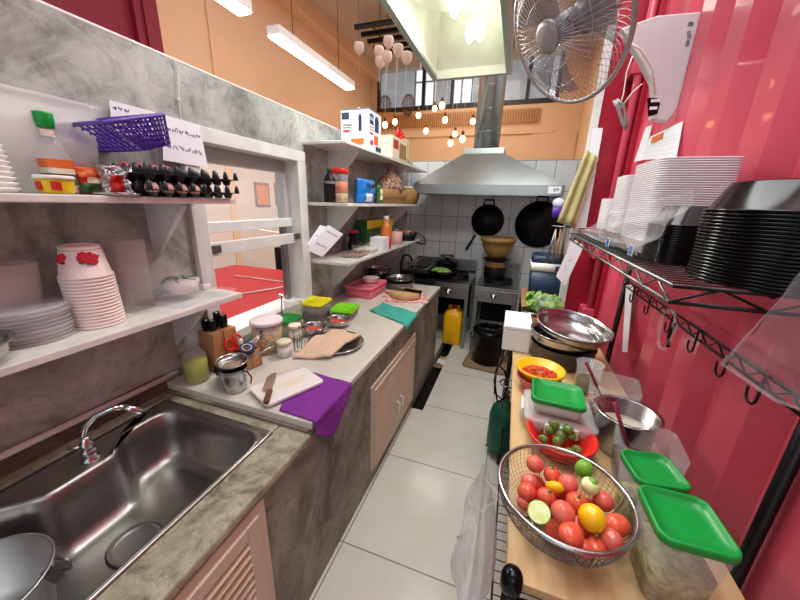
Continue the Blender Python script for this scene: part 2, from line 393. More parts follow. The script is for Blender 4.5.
# pale interior wall patch seen through the hatch, and what stands there
b=MB(); b.box(-3.15,-3.14,2.6,6.9,0,2.05); struct('wall_dining_lower',b,'cream_wall')
t=thing('dining_table','red topped table seen through the serving hatch','table',(-2.2,2.1,0))
b=MB(); b.box(-.7,.72,-.75,.65,.79,.83); b.build('table_top','redtable',t,bev=.004)
for sx in (-.62,.62):
    for sy in (-.67,.57):
        b=MB(); b.box(sx-.03,sx+.03,sy-.03,sy+.03,0,.79); b.build('leg','redtable',t)
t=thing('wire_frame_stand','thin white wire frame standing on the red table beyond the hatch','stand',(-2.1,2.1,.832))
b=MB(); b.tube([(-.35,.2,.008),(.4,.2,.008),(.4,.2,.42),(-.5,.2,.5)],.006,6); b.tube([(.15,-.3,.008),(.4,.2,.008)],.006,6); b.build('rod','whiteplastic',t)
tag(place(MB().box(-.2,.2,-.25,.25,0,1.0).build('side_cabinet','blackm',bev=.01),(-2.45,3.35,0)),'small dark cabinet behind the red table, beyond the hatch','cabinet')
for k,(px,lab) in enumerate(((262,'small orange picture on the pale wall beyond the hatch, left of two'),(281,'small orange picture on the pale wall beyond the hatch, right of two'))):
    p=at(px,195,'x',-3.14); t=thing('wall_picture',lab,'picture',tuple(p))
    b=MB(); b.box(0,.012,-.13,.13,-.15,.15); b.build('frame','wickerbr',t)
    b=MB(); b.box(.012,.016,-.1,.1,-.12,.12); b.build('print','laborg',t)
# ================================================================ HATCH WINDOW
w=bpy.data.objects.new('window_1',None); COL.objects.link(w); w['kind']='structure'
b=MB(); b.box(-1.44,-1.275,1.02,1.09,.905,1.77); b.box(-1.44,-1.275,1.76,1.84,.905,1.77); b.box(-1.44,-1.275,1.02,1.84,1.77,1.83); b.box(-1.44,-1.26,1.02,1.86,.86,.905)
b.build('window_frame','white',w,bev=.003)
b=MB(); b.box(-1.40,-1.37,1.09,1.76,1.70,1.77); b.box(-1.40,-1.37,1.7,1.735,.9,1.77); b.box(-1.40,-1.37,1.09,1.13,1.3,1.77); b.build('track','steel_dull',w)
s=MB(); s.box(-1.37,-1.34,1.09,1.76,1.385,1.435); s.box(-1.335,-1.30,1.09,1.76,1.285,1.345)
so=s.build('sash','white',w,bev=.003)
b=MB(); b.box(-1.30,-1.285,1.095,1.15,1.30,1.335); b.box(-1.30,-1.285,1.71,1.755,1.31,1.345); b.build('latch','steel_dull',so)
b=MB(); b.box(-1.357,-1.353,1.1,1.75,1.43,1.77); b.build('pane','glass',so)
# ================================================================ COUNTER RUN
t=thing('masonry_counter','long grey rendered counter base with louvred doors along the left wall','counter',(0,0,0))
b=MB(); b.box(-1.3,-.6,.79,2.9,0,.772); b.box(-1.3,-.6,-1.0,.79,0,.55); b.box(-.70,-.6,-1.0,.79,.55,.735)
b.build('rendered_base','conc_low',t)
# deck around the sink (a frame, so the bowl can hang in it)
b=MB(); b.box(-.715,-.582,-1.0,.79,.735,.765); b.box(-1.3,-1.215,-1.0,.79,.55,.765); b.box(-1.215,-.715,.735,.79,.55,.765); b.box(-1.215,-.715,-1.0,-.25,.55,.765)
b.build('cement_deck','conc_deck',t,bev=.008)
def louvre_door(y0,y1,z0,z1,x=-.6,n=12,handle=None):
    d=MB(); fw=.045
    d.box(x-.02,x+.018,y0,y0+fw,z0,z1); d.box(x-.02,x+.018,y1-fw,y1,z0,z1); d.box(x-.02,x+.018,y0+fw,y1-fw,z0,z0+fw); d.box(x-.02,x+.018,y0+fw,y1-fw,z1-fw,z1)
    d.box(x-.02,x-.010,y0+fw,y1-fw,z0+fw,z1-fw)
    o=d.build('door','cream',t,bev=.003)
    s=MB(); zz=z0+fw+.004; st=(z1-z0-2*fw)/n
    for k in range(n):
        z=z0+fw+k*st
        s.add([(x-.006,y0+fw,z+st),(x+.020,y0+fw,z+st*.35),(x-.006,y0+fw,z+st*.2),(x-.006,y1-fw,z+st),(x+.020,y1-fw,z+st*.35),(x-.006,y1-fw,z+st*.2)],[(0,1,4,3),(1,2,5,4),(0,2,1),(3,4,5),(0,3,5,2)])
    s.build('louvre_panel','cream',o)
    if handle is not None:
        h=MB(); h.tube([(x+.018,handle,z1-.28),(x+.04,handle,z1-.29),(x+.04,handle,z1-.35),(x+.018,handle,z1-.36)],.005); h.build('handle','whiteplastic',o)
def door_frame(y0,y1,z0,z1,x=-.6):
    f=MB(); f.box(x-.02,x+.01,y0-.03,y0,z0,z1); f.box(x-.02,x+.01,y1,y1+.03,z0,z1); f.box(x-.02,x+.01,y0-.03,y1+.03,z1,z1+.03)
    f.build('door_surround','cream',t,bev=.003)
louvre_door(1.36,1.73,.09,.6,n=12,handle=1.70); louvre_door(1.735,2.09,.09,.6,n=12,handle=1.77); door_frame(1.36,2.09,.09,.6)
louvre_door(-.02,.53,.1,.69,n=15); door_frame(-.02,.53,.1,.69)
b=MB(); b.box(-1.3,-.588,.80,2.9,.772,.80)
tag(b.build('worktop','whitelam',bev=.003),'long white laminate worktop on the grey rendered counter','worktop')
# ---- sink
t=thing('kitchen_sink','large rectangular stainless steel sink set in the cement deck','sink',(0,0,0))
def sink_ring(off,z,bump=1.0,x0=-1.17,x1=-.724,y0=-.2,y1=.715):
    x0+=off;x1-=off;y0+=off;y1-=off; r=max(.075-off*.2,.02); pts=[]
    for cx,cy,a0 in ((x1-r,y1-r,0),(x0+r,y1-r,PI/2),(x0+r,y0+r,PI),(x1-r,y0+r,1.5*PI)):
        for k in range(9):
            a=a0+k*PI/16; pts.append([cx+r*math.cos(a),cy+r*math.sin(a),z])
        if a0==PI/2:   # inward bump at the tap on the wall side
            for k in range(1,24):
                yy=(y1-r)+(y0+r-(y1-r))*k/24
                pts.append([x0+.075*bump*max(0,min(1,1.5*math.exp(-((yy-.40)/.11)**4))),yy,z])
    return pts
b=MB()
outer=[]
for p in sink_ring(0,.772):
    outer.append(p)
def rect_like(ring,x0,x1,y0,y1,z):
    out=[]
    for p in ring:
        cx,cy=-.95,.25; dx,dy=p[0]-cx,p[1]-cy
        s=min((x1-cx)/dx if dx>0 else (x0-cx)/dx if dx<0 else 9,(y1-cy)/dy if dy>0 else (y0-cy)/dy if dy<0 else 9)
        out.append([cx+dx*s,cy+dy*s,z])
    return out
R0=sink_ring(0,.770)
rings=[rect_like(R0,-1.225,-.706,-.26,.745,.766),rect_like(R0,-1.222,-.709,-.257,.742,.775),rect_like(R0,-1.212,-.719,-.247,.732,.770),sink_ring(-.012,.770),sink_ring(-.003,.772),sink_ring(.006,.760),sink_ring(.010,.70),sink_ring(.02,.61),sink_ring(.04,.588),sink_ring(.07,.58,.8)]
b.loft(rings,0,True,False,True)
b.build('basin','sink',t)
dc=(-.925,.40)
b=MB(); b.lathe([(.062,.581),(.066,.585),(.058,.586),(.048,.580),(.04,.574),(.03,.576),(.0,.576)],(dc[0],dc[1],0),32); b.build('drain_ring','steel_dull',t)
b=MB(); b.lathe([(.040,.5765),(.040,.5795),(.032,.5795),(.03,.577),(0,.577)],(dc[0],dc[1],0),24); b.build('drain_strainer','dark',t)
# ---- tap
f=at(91,459,'z',.77); t=thing('kitchen_tap','chrome swan-neck tap at the back of the sink','tap',tuple(f))
b=MB(); b.lathe([(0,0),(.024,0),(.024,.006),(.016,.012),(.019,.02),(.019,.035),(.013,.042),(.017,.05),(.017,.06),(.011,.068),(.011,.08),(0,.08)],n=24); b.build('base','chrome',t)
b=MB(); b.tube([(0,0,.07),(0,0,.09),(.006,.008,.115),(.022,.03,.142),(.045,.06,.152),(.065,.085,.148)],.0078,12); b.build('spout','chrome',t)
b=MB(); b.tube([(.060,.080,.150),(.088,.112,.118)],[.0095,.0115],12); b.build('nozzle','chrome',t)
b=MB(); b.tube([(0,-.006,.05),(-.03,-.03,.055)],.006,8); b.build('lever','chrome',t)
# pot soaking in the sink
c=at(-28,600,'z',.70); c.z=.581
t=thing('aluminium_pot','aluminium pot standing in the sink at the lower left','pot',(c.x+.0,c.y-.0,.581))
b=MB(); b.lathe(hollow(.105,.125,.14,.003,.005),n=40); b.build('body','alu',t)
b=MB(); b.box(.085,.135,.075,.095,.128,.134); b.tube([(.09,.085,.12),(.125,.11,.125),(.125,.11,.15),(.10,.10,.155)],.004,6); b.build('handle_bracket','steel_dull',t)
b=MB(); b.sphere((.02,.02,.04),(.045,.03,.02),12,8); b.build('vegetable_scrap','limecut',t)
# ================================================================ LEFT SHELVES
def wall_shelf(label,x1,y0,y1,zt,th,brk):
    t=thing('wall_shelf',label,'shelf',(0,0,0))
    b=MB(); b.box(-1.3,x1,y0,y1,zt-th,zt); b.build('shelf_board','shelf',t,bev=.003)
    for y in brk:
        b=MB(); z=zt-th; d=(x1+1.3)*.8
        b.add([(-1.3,y-.008,z),(-1.3+d,y-.008,z),(-1.3,y-.008,z-d*1.05),(-1.3,y+.008,z),(-1.3+d,y+.008,z),(-1.3,y+.008,z-d*1.05)],[(0,1,2),(3,5,4),(0,3,4,1),(1,4,5,2),(2,5,3,0)])
        b.tube([(-1.3+d,y,z-.006),(-1.296,y,z-d*1.05)],.009,8)
        b.build('bracket','white',t)
    return t
wall_shelf('lower of the two white shelves above the sink',-1.055,-.4,1.02,1.165,.022,(.2,.88))
wall_shelf('upper of the two white shelves above the sink',-1.055,-.4,1.04,1.545,.02,(.15,.86))
wall_shelf('topmost of the three white shelves right of the hatch',-1.0,1.86,3.75,1.895,.018,(2.15,3.2))
wall_shelf('middle of the three white shelves right of the hatch',-1.0,1.86,3.7,1.535,.02,(2.12,3.3))
wall_shelf('lowest of the three white shelves right of the hatch',-1.0,1.86,3.6,1.155,.02,(2.15,3.2))
# ================================================================ THINGS ON THE TWO NEAR SHELVES
S1=1.166; S2=1.546
def Y(px,py,x): return at(px,py,'x',x).y
def Z(px,py,x): return at(px,py,'x',x).z
# --- lower shelf: inverted printed cups in a nested stack
cx,cy=-1.175,.575
def cup(name,label,printed,grp):
    t=thing(name,label,'cup',(0,0,0),group=grp)
    b=MB(); H=.092
    b.lathe([(.060,0),(.0625,.002),(.0625,.006),(.0585,.008),(.045,H),(.041,H+.002),(.0405,H-.001),(0,H-.001)],n=36,cap0=False)
    b.build('body','cup',t)
    if printed:
        r=MB(); r.lathe([(.0405,H-.0005),(.0455,H+.001),(.0455,H-.006),(.0448,H-.006)],n=36,cap0=False,cap1=False); r.build('base_rim','pinktop',t)
        r=MB(); r.lathe([(.0455,H-.004),(.0468,H-.011)],n=36,cap0=False,cap1=False); r.build('printed_band','labgrn',t)
        for a0,zz in ((-8,.066),(-24,.068),(2,.060),(-14,.054),(-2,.050),(-28,.060),(-78,.064),(-84,.056)):
            r=MB(); a=math.radians(a0); rad=.0585-(.0135)*(zz-.008)/.084+.0008
            for k in range(5):
                q=k*2*PI/5; r.sphere((rad*math.cos(a+math.cos(q)*.10),rad*math.sin(a+math.cos(q)*.10),zz+math.sin(q)*.0055),(.007,.007,.0062),8,6)
            r.build('rose_print','rose',t)
        for a0,zz in ((-30,.048),(-12,.044),(12,.064),(-76,.048)):
            r=MB(); a=math.radians(a0); rad=.0585-.0135*(zz-.008)/.084+.0005; r.sphere((rad*math.cos(a),rad*math.sin(a),zz),(.006,.007,.003),8,6); r.build('leaf_print','labgrn',t)
    return t
G='paper cups nested upside down on the lower shelf'
base=cup('paper_cup','white paper cup nested upside down in the stack, below the rose printed one',False,G)
N=15; dz=.0098
base.location=(cx,cy,S1)
for k in range(1,N): dup(base,(cx-.0005*k,cy,S1+k*dz))
top=cup('paper_cup','white paper cup with red roses, upside down on top of the cup stack',True,G); top.location=(cx-.0005*N,cy,S1+N*dz)
# clear sleeve of cups behind
tag(place(MB().rr([(.11,.09,.02,0),(.12,.10,.02,.24),(.118,.098,.02,.24),(.108,.088,.02,.003)],n=4).build('plastic_sleeve','clearp'),(-1.235,.71,S1)),'empty clear plastic sleeve standing behind the rose printed cups','plastic sleeve')
# stack of translucent lids left
G='translucent lids stacked left of the cups'
l0=tag(MB().lathe([(.085,0),(.088,.002),(.088,.007),(.078,.010),(.0,.010)],n=36).build('plastic_lid','cloudp'),'round translucent lid in the low stack left of the cup stack','plate',G)
place(l0,(-1.21,.44,S1))
for k in range(1,9):
    d=l0.copy(); COL.objects.link(d); d.location=(-1.21+random.uniform(-.003,.003),.44+random.uniform(-.003,.003),S1+k*.0105)
# steel bowl with a plastic bag of onions at far left
t=thing('steel_bowl','steel mixing bowl at the left end of the lower shelf','bowl',(-1.125,.275,S1))
b=MB(); b.lathe(bowlp(.09,.055,.04),n=36); b.build('body','steel',t)
tag(place(MB().sphere((0,0,0),(.076,.076,.035),20,12).build('plastic_bag','bagfilm2'),(-1.125,.275,S1+.062)),'knotted plastic bag of food lying in the steel bowl on the lower shelf','plastic bag')
tag(place(MB().sphere((0,0,0),(.056,.056,.02),16,8).build('purple_net','purplecloth'),(-1.125,.277,S1+.036)),'purple wrapping showing under the plastic bag in the steel bowl','wrapping')
# big cloudy tub leaning at back left
tag(place(MB().rr([(.08,.36,.03,0),(.09,.40,.03,.2),(.086,.395,.03,.2),(.076,.356,.03,.004)],n=5).build('storage_bin','cloudp'),(-1.25,.30,S1)),'empty cloudy storage bin at the back of the lower shelf, behind the stacked lids','bin')
# round food tub wrapped in film and flat bags under
q=at(157,285,'z',1.20)
t=thing('wrapped_tub','round clear food tub wrapped in plastic film lying on flat bags','food tub',(-1.19,.86,S1+.028))
b=MB(); b.lathe([(0,0),(.055,0),(.064,.045),(.0,.045)],n=32); b.build('tub','milky',t)
b=MB(); b.lathe([(.062,.040),(.067,.042),(.066,.050),(.045,.054),(0,.052)],n=32); b.build('film_cover','bagfilm',t)
b=MB()
for k in range(6):
    a=k*1.05; b.tube([(.01*math.cos(a),.01*math.sin(a),.053),(.04*math.cos(a),.04*math.sin(a),.055),(.062*math.cos(a+.3),.062*math.sin(a+.3),.049)],.002,5)
b.build('film_fold','labgrn',t)
def flatbag(name,label,loc,sx,sy,h,m,rz=0,seed=1,cat='bag',grp=None):
    random.seed(seed); ph=[random.uniform(0,6) for _ in range(6)]
    def fn(u,v,s):
        e=(1-(2*u-1)**6)*(1-(2*v-1)**6)
        w=.5+.25*math.sin(9*u+ph[0]+3*v)+.25*math.sin(11*v+ph[1]-4*u)
        return ((u-.5)*sx*(1+.04*math.sin(7*v+ph[2])),(v-.5)*sy*(1+.04*math.sin(8*u+ph[3])),max(0,h*.5+s*h*.5*e*(.6+.4*w)) if s>0 else .001)
    b=MB(); b.grid(lambda u,v:fn(u,v,1),22,22); b.grid(lambda u,v:fn(u,v,-1),2,2)
    o=b.build(name,m); place(o,loc,rz); return tag(o,label,cat,grp)
flatbag('flat_plastic_bag','folded clear plastic bags lying flat under the wrapped tub',(-1.185,.87,S1),.2,.24,.026,'bagfilm',.1,3)
flatbag('flat_plastic_bag','small crinkled plastic bag right of the wrapped tub near the shelf end',(-1.12,.965,S1),.1,.1,.02,'bagfilm',.4,4)
tag(place(MB().box(-.012,.012,-.02,.02,0,.022).build('white_clip','whiteplastic',bev=.004),(-1.235,1.0,S1)),'small white clip at the right end of the lower shelf','clip')
# --- upper shelf
X=-1.17
# foam cups far left
G='white foam cups stacked at the left end of the upper shelf'
c0=tag(MB().lathe([(.040,0),(.0405,.0),(.048,.007),(.050,.009),(.047,.011),(.036,.004),(0,.004)],n=28).build('foam_cup','foam'),'white foam cup in the stack at the left end of the upper shelf','cup',G)
yy=.415
place(c0,(-1.13,yy,S2))
for k in range(1,9):
    d=c0.copy(); COL.objects.link(d); d.location=(-1.13,yy,S2+k*.0115); d.scale=(1-.02*k,)*2+(1,)
# cloudy bin behind the bottle
p0=Y(-60,150,-1.24); 
t=thing('storage_bin','large cloudy plastic bin at the back of the upper shelf, behind the sauce bottle','bin',(-1.225,.52,S2))
b=MB(); b.rr([(.10,.30,.04,0),(.13,.36,.04,.235),(.125,.355,.04,.235),(.096,.295,.04,.004)],n=6); b.build('body','cloudp',t)
b=MB(); b.rr([(.136,.366,.045,.23),(.139,.369,.045,.24),(.125,.355,.04,.24),(.125,.355,.04,.225)],n=6,cap0=False,cap1=False); b.build('rim','cloudp',t)
# sauce bottle with green cap
yb=Y(57,170,-1.16)
t=thing('sauce_bottle','square glass sauce bottle with green cap on the upper shelf','bottle',(-1.16,yb,S2))
b=MB(); b.rr([(.052,.052,.012,0),(.056,.056,.012,.006),(.056,.056,.012,.09),(.05,.05,.02,.108),(.028,.028,.012,.135),(.024,.024,.012,.165),(0.024,.024,.012,.168)],n=4); b.build('glass_body','glass',t)
b=MB(); b.rr([(.05,.05,.012,.004),(.052,.052,.012,.07),(.05,.05,.012,.071)],n=4); b.build('contents','labcrm',t)
b=MB(); b.rr([(.0575,.0575,.012,.02),(.0575,.0575,.012,.085)],n=4,cap0=False,cap1=False); lb=b.build('label','labcrm',t)
b=MB(); b.rr([(.0585,.0585,.012,.064),(.0585,.0585,.012,.085)],n=4,cap0=False,cap1=False); b.build('label_band','laborg',lb)
b=MB(); b.rr([(.0585,.0585,.012,.022),(.0585,.0585,.012,.05)],n=4,cap0=False,cap1=False); b.build('label_picture','labgrn',lb)
b=MB(); b.rr([(.0265,.0265,.012,.140),(.0262,.0262,.012,.156)],n=4,cap0=False,cap1=False); b.build('neck_label','labcrm',t)
b=MB(); b.lathe([(0,.160),(.017,.160),(.0175,.168),(.019,.172),(.0195,.192),(.0185,.196),(0,.196)],n=20); b.build('cap','green',t)
# yellow tub
yb=Y(57,185,-1.085)
t=thing('spread_tub','small yellow plastic tub with white lid in front of the sauce bottle','tub',(-1.09,yb,S2))
b=MB(); b.lathe([(0,0),(.030,0),(.035,.034),(0,.034)],n=28); b.build('tub','cardlab',t)
b=MB(); b.lathe([(0,.034),(.038,.034),(.038,.040),(.035,.043),(0,.043)],n=28); b.build('lid','whiteplastic',t)
b=MB(); b.lathe([(.0318,.006),(.0352,.030)],n=28,cap0=False,cap1=False,a0=0); lb=b.build('label','cardlab',t)
b=MB()
for a in (-35,-95): 
    a=math.radians(a); 
    for k in range(4): 
        q=a+k*.12; b.box(-.001,.001,-.003,.003,.008,.028,X=tr(.0348*math.cos(q),.0348*math.sin(q),0)@rotZ(q))
b.build('label_print','labred',lb)
# snack packets
def packet(name,label,px,py,x,w,h,d,mats,rz=0,lean=0,patches=(),seed=1,cat='packet',z=S2,wr=.15):
    y=Y(px,py,x); t=thing(name,label,cat,(x,y,z),rot=(0,lean,rz))
    rnd=random.Random(seed); ph=[rnd.uniform(0,6) for _ in range(4)]
    def surf(s,off=0,u0=0,u1=1,v0=0,v1=1):
        def fn(u,v):
            u=u0+(u1-u0)*u; v=v0+(v1-v0)*v
            e=(max(0,1-(2*u-1)**4)**.6)*(max(0,1-(2*v-1)**6)**.6)
            wob=1+wr*math.sin(14*u+ph[0]+5*v)+wr*math.sin(17*v+ph[1]-6*u)
            return (s*(d/2*e*wob+off),(u-.5)*w*(1-.06*math.sin(PI*v)),v*h)
        return fn
    b=MB(); b.grid(surf(1),16,16); b.grid(surf(-1),16,16); b.build('packet_body',mats,t)
    for nm,(u0,u1,v0,v1),mm in patches:
        q=MB(); q.grid(surf(1,.0012,u0,u1,v0,v1),10,10); q.build(nm,mm,t)
    return t
packet('snack_packet','red and green glossy snack packet with white front right of the yellow tub',91,190,-1.16,.075,.075,.04,'labred',.1,0,(('print_top',(.05,.95,.62,.97),'laborg'),('print_oval',(.3,.85,.42,.62),'labcrm'),('print_low',(.05,.95,.05,.4),'labgrn')),5)
packet('foil_packet','silver foil packet with a red print leaning beside the egg trays',119,190,-1.13,.09,.085,.045,'foil',-.2,0,(('red_print',(.2,.6,.1,.65),'labred'),),8,wr=.3)
tag(place(MB().lathe([(0,0),(.05,.0),(.056,.006),(.054,.008),(.04,.003),(0,.003)],n=28).build('small_plate','steel'),(-1.085,Y(118,195,-1.085),S2)),'small steel plate lying at the shelf edge before the foil packet','plate')
# egg trays
ey0,ey1=Y(142,190,-1.06),Y(233,190,-1.06)
ec=( -1.165,(ey0+ey1)/2); ew=.27; el=ey1-ey0
def tray(label,z):
    nx,ny=5,7
    t=thing('egg_tray',label,'egg tray',(ec[0],ec[1],z))
    b=MB(); b.box(-ew/2+.03,ew/2,-el/2,el/2,.018,.021)
    for i in range(nx+1):
        for j in range(ny+1):
            x=-ew/2+.035+i*(ew-.04)/nx; y=-el/2+.006+j*(el-.012)/ny
            b.lathe([(.009,.02),(.0075,.034),(.004,.046),(0,.047)],(x,y,0),8)
            if i<nx and j<ny:
                b.lathe([(0,0),(.010,0),(.0185,.019)],(x+(ew-.04)/nx/2,y+(el-.012)/ny/2,0),10,cap1=False)
    b.build('tray_body','tray',t); return t
t1=tray('lower dark plastic egg tray on the right end of the upper shelf',S2)
t2=tray('upper dark plastic egg tray lying on the lower one',S2+.047)
cw=(ew-.04)/5; cl=(el-.012)/7
G='eggs in the lower tray'; 
e0=None
for j in range(4):
    x=-ew/2+.035+4.5*cw; y=-el/2+.006+(j+.5)*cl
    if e0 is None:
        b=MB(); b.lathe([(.0001,0),(.009,.002),(.016,.009),(.0195,.02),(.018,.032),(.011,.043),(.0001,.048)],n=18); e0=tag(b.build('egg','egg'),'pale brown egg in the front row of the lower egg tray','egg',G); e=e0
    else: e=e0.copy(); COL.objects.link(e)
    e.location=(ec[0]+x,ec[1]+y,S2+.006); e.scale=(1,1,.8)
G='pink eggs in the upper tray'; p0=None
for j,i in ((0,1),(1,1),(2,1),(2,2),(3,1)):
    if p0 is None:
        b=MB(); b.lathe([(.0001,0),(.009,.002),(.016,.009),(.0195,.02),(.018,.032),(.011,.043),(.0001,.048)],n=18); p0=tag(b.build('egg','eggp'),'pink egg lying in the upper egg tray behind the dark posts','egg',G); e=p0
    else: e=p0.copy(); COL.objects.link(e)
    e.location=(ec[0]-ew/2+.035+(i+.5)*cw,ec[1]-el/2+.006+(j+.9)*cl,S2+.056)
# purple basket
ya,yb2=Y(97,117,-1.1),Y(168,114,-1.06); zt=Z(125,117,-1.08); zb=Z(150,152,-1.1)
za_=Z(80,118,-1.08); zb_=Z(166,114,-1.06)
t=thing('purple_basket','purple plastic lattice basket resting on the packets and the egg trays','basket',(-1.165,(ya+yb2)/2,zb),rot=(math.atan2(zb_-za_,yb2-ya),0,0))
L=yb2-ya; H=zt-zb
prof=[]
for k in range(7):
    f=k/6; prof.append((.20+.05*f,L*(.52+.48*f),.025,H*f))
b=MB(); rings=[]
for w_,d_,r_,z_ in prof:
    ring=[]; nseg=44; r_=.03
    per=[]
    for (ax,ay,bx,by,n_) in ((w_/2,-d_/2,w_/2,d_/2,14),(w_/2,d_/2,-w_/2,d_/2,9),(-w_/2,d_/2,-w_/2,-d_/2,14),(-w_/2,-d_/2,w_/2,-d_/2,9)):
        for q in range(n_): ring.append((ax+(bx-ax)*q/n_,ay+(by-ay)*q/n_+ (1-z_/H)*L*.22,z_))
    rings.append(ring)
b.loft(rings,0,False,False,False); b.build('lattice_wall','purple',t,wire=.0075)
b=MB(); b.grid(lambda u,v:((u-.5)*.2,(v-.5)*L*.52+L*.22,0),8,8,sm=False); b.build('lattice_floor','purple',t,wire=.005)
b=MB(); w_,d_=.25,L; b.tube([(w_/2,-d_/2,H),(w_/2,d_/2,H),(-w_/2,d_/2,H),(-w_/2,-d_/2,H)],.0055,6,closed=True); b.build('rim','purple',t)
# papers on the wall
def sheet(name,label,corners,m='paper',thick=.0012,marks=None,cat='paper sheet',ink='ink'):
    c=[Vector(p) for p in corners]; t=thing(name,label,cat,tuple(c[0]))
    n=(c[1]-c[0]).cross(c[3]-c[0]).normalized()
    b=MB(); o=c[0]
    b.loft([[tuple(p-o) for p in c],[tuple(p-o+n*thick) for p in c]],0,False); b.build('sheet',m,t)
    if marks:
        for k,st in enumerate(marks):
            mm=MB(); P=[]
            for u,v in st:
                p=c[0]*(1-u)*(1-v)+c[1]*u*(1-v)+c[2]*u*v+c[3]*(1-u)*v-o; P.append(p)
            for side in (1,):
                mm.tube([q+n*(thick+.0006) for q in P]if len(P)>1 else P,.0012,4)
            mm.build('handwriting',ink,t)
    return t
def hw(rows,seed,u0=.12,u1=.88,v0=.3,v1=.8,amp=.06):
    r=random.Random(seed); out=[]
    for k in range(rows):
        v=v0+(v1-v0)*k/max(1,rows-1); u=u0; 
        while u<u1-.05:
            w=r.uniform(.06,.14); st=[(u+w*q/7,v+amp*r.uniform(-.5,.5)) for q in range(8)]; out.append(st); u+=w+.04
    return out
xs=-1.285
def wp(px,py,x=xs): return at(px,py,'x',x)
sheet('wall_note','small white handwritten note standing behind the purple basket',[wp(112,132),wp(152,140),wp(155,112),wp(109,100)],marks=hw(1,3,.05,.4,.8,.8,.12))
sheet('wall_note','large white handwritten sheet behind the egg trays, tucked by the hatch frame',[wp(163,160,-1.27),wp(208,168,-1.27),wp(199,125,-1.27),wp(162,114,-1.27)],marks=hw(2,9,.08,.9,.35,.72,.12))
t=thing('hanging_string','thin white string with a small knot hanging from the partition top by the note','string',(-1.29,Y(178,60,-1.29),0))
b=MB(); y0=0; yv=Y(178,60,-1.29)
b.tube([(0,Y(172,57,-1.29)-yv,2.05),(0,Y(178,68,-1.29)-yv,Z(178,68,-1.29)),(0,Y(179,100,-1.29)-yv,Z(179,100,-1.29)),(.01,Y(184,150,-1.28)-yv,Z(184,150,-1.28))],.0025,6); b.sphere((0,Y(179,100,-1.29)-yv,Z(179,100,-1.29)),(.006,.006,.01),8,6); b.build('cord','shelf',t)
# ================================================================ ON THE WHITE WORKTOP (NEAR END)
ZC=.801
def P(px,py,z=ZC): p=at(px,py,'z',z); return p
# oil jug
t=thing('oil_bottle','clear glass bottle half full of yellow-green oil beside the sink','bottle',(-1.195,.865,ZC))
b=MB(); b.lathe([(0,0),(.043,0),(.046,.004),(.046,.10),(.040,.125),(.022,.15),(.018,.165),(.018,.205),(.023,.208),(.023,.222),(.0,.222)],n=28); b.build('glass_body','glass',t)
b=MB(); b.lathe([(0,.002),(.043,.002),(.0435,.095),(0,.0955)],n=28); b.build('oil','oil',t)
b=MB(); b.lathe([(0,.222),(.02,.222),(.018,.24),(0,.242)],n=20); b.tube([(0,0,.24),(0,.01,.262),(.0,.03,.262)],.004,6); b.build('pump_cap','clearp',t)
# steel cup with smaller things and a bowl on top
cp=P(238,393); t=thing('steel_pitcher','polished steel cup with a wire handle beside the chopping board','steel cup',(cp.x-.03,cp.y+.02,ZC))
cpx,cpy=cp.x-.03,cp.y+.02
b=MB(); b.lathe([(0,0),(.040,0),(.042,.003),(.047,.07),(.050,.10),(.052,.10),(.0485,.10),(.045,.07),(.039,.004),(0,.004)],n=36); b.build('body','steel',t)
b=MB(); b.tube([(.049,.0,.092),(.058,.012,.085),(.058,.03,.05),(.05,.03,.02)],.003,8); b.tube([(-.05,0,.09),(-.075,-.01,.09),(-.08,-.01,.05)],.004,8); b.build('handle','blackm',t)
t=thing('black_ladle','black handled ladle resting in the polished steel cup','ladle',(cpx,cpy,ZC+.1))
b=MB(); b.lathe([(0,-.03),(.03,-.02),(.044,.002),(.046,.002),(.044,.004),(.030,-.016),(0,-.026)],n=28); b.build('scoop','black',t)
b=MB(); b.tube([(-.045,0,.0),(-.07,-.02,.005),(-.075,-.025,-.03)],.005,8); b.build('handle','black',t)
t=thing('steel_dish','shallow steel dish balanced on top of the polished steel cup','dish',(cpx-.005,cpy+.002,ZC+.109),rot=(.04,.05,0))
b=MB(); b.lathe(bowlp(.056,.018,.03,.0015,.005),n=36); b.build('body','steel',t)
t=thing('steel_pan','small steel pan with long handle lying behind the polished steel cup','pan',(cpx-.07,cpy+.055,ZC))
b=MB(); b.lathe(bowlp(.055,.05,.035,.002,.004),n=32); b.build('body','steel_dull',t)
b=MB(); b.tube([(.0,.055,.048),(.05,.15,.08),(.07,.19,.09)],.004,8); b.build('handle','steel',t)
# knife block
kb=P(214,360); t=thing('knife_block','pale wooden knife block with black handled knives near the hatch','knife block',(-1.205,.99,ZC),rz=-.1)
b=MB(); b.box(-.05,.05,-.05,.065,0,.185); b.build('block','woodlt',t,bev=.003)
b=MB(); b.box(-.051,.051,-.002,.002,.0,.1855); b.build('seam','wooddk',t)
# knives
for k,(x,y,h) in enumerate(((-.02,-.025,.05),(.01,-.02,.05),(-.01,.025,.07),(.02,.03,.06))):
    o=thing('kitchen_knife',['black handled knife at the near left slot of the knife block','black handled knife at the near right slot of the knife block','tallest black handled knife at the back of the knife block','short black handled knife at the back right slot of the knife block'][k],'knife',(-1.205+x,.99+y,ZC+.186))
    b=MB(); b.rr([(.016,.028,.005,0),(.019,.034,.006,h*.5),(.017,.03,.006,h)],n=3); b.build('handle','black',o)
    b=MB(); b.box(-.002,.002,-.008,.008,0,.004); b.build('bolster','steel',o)
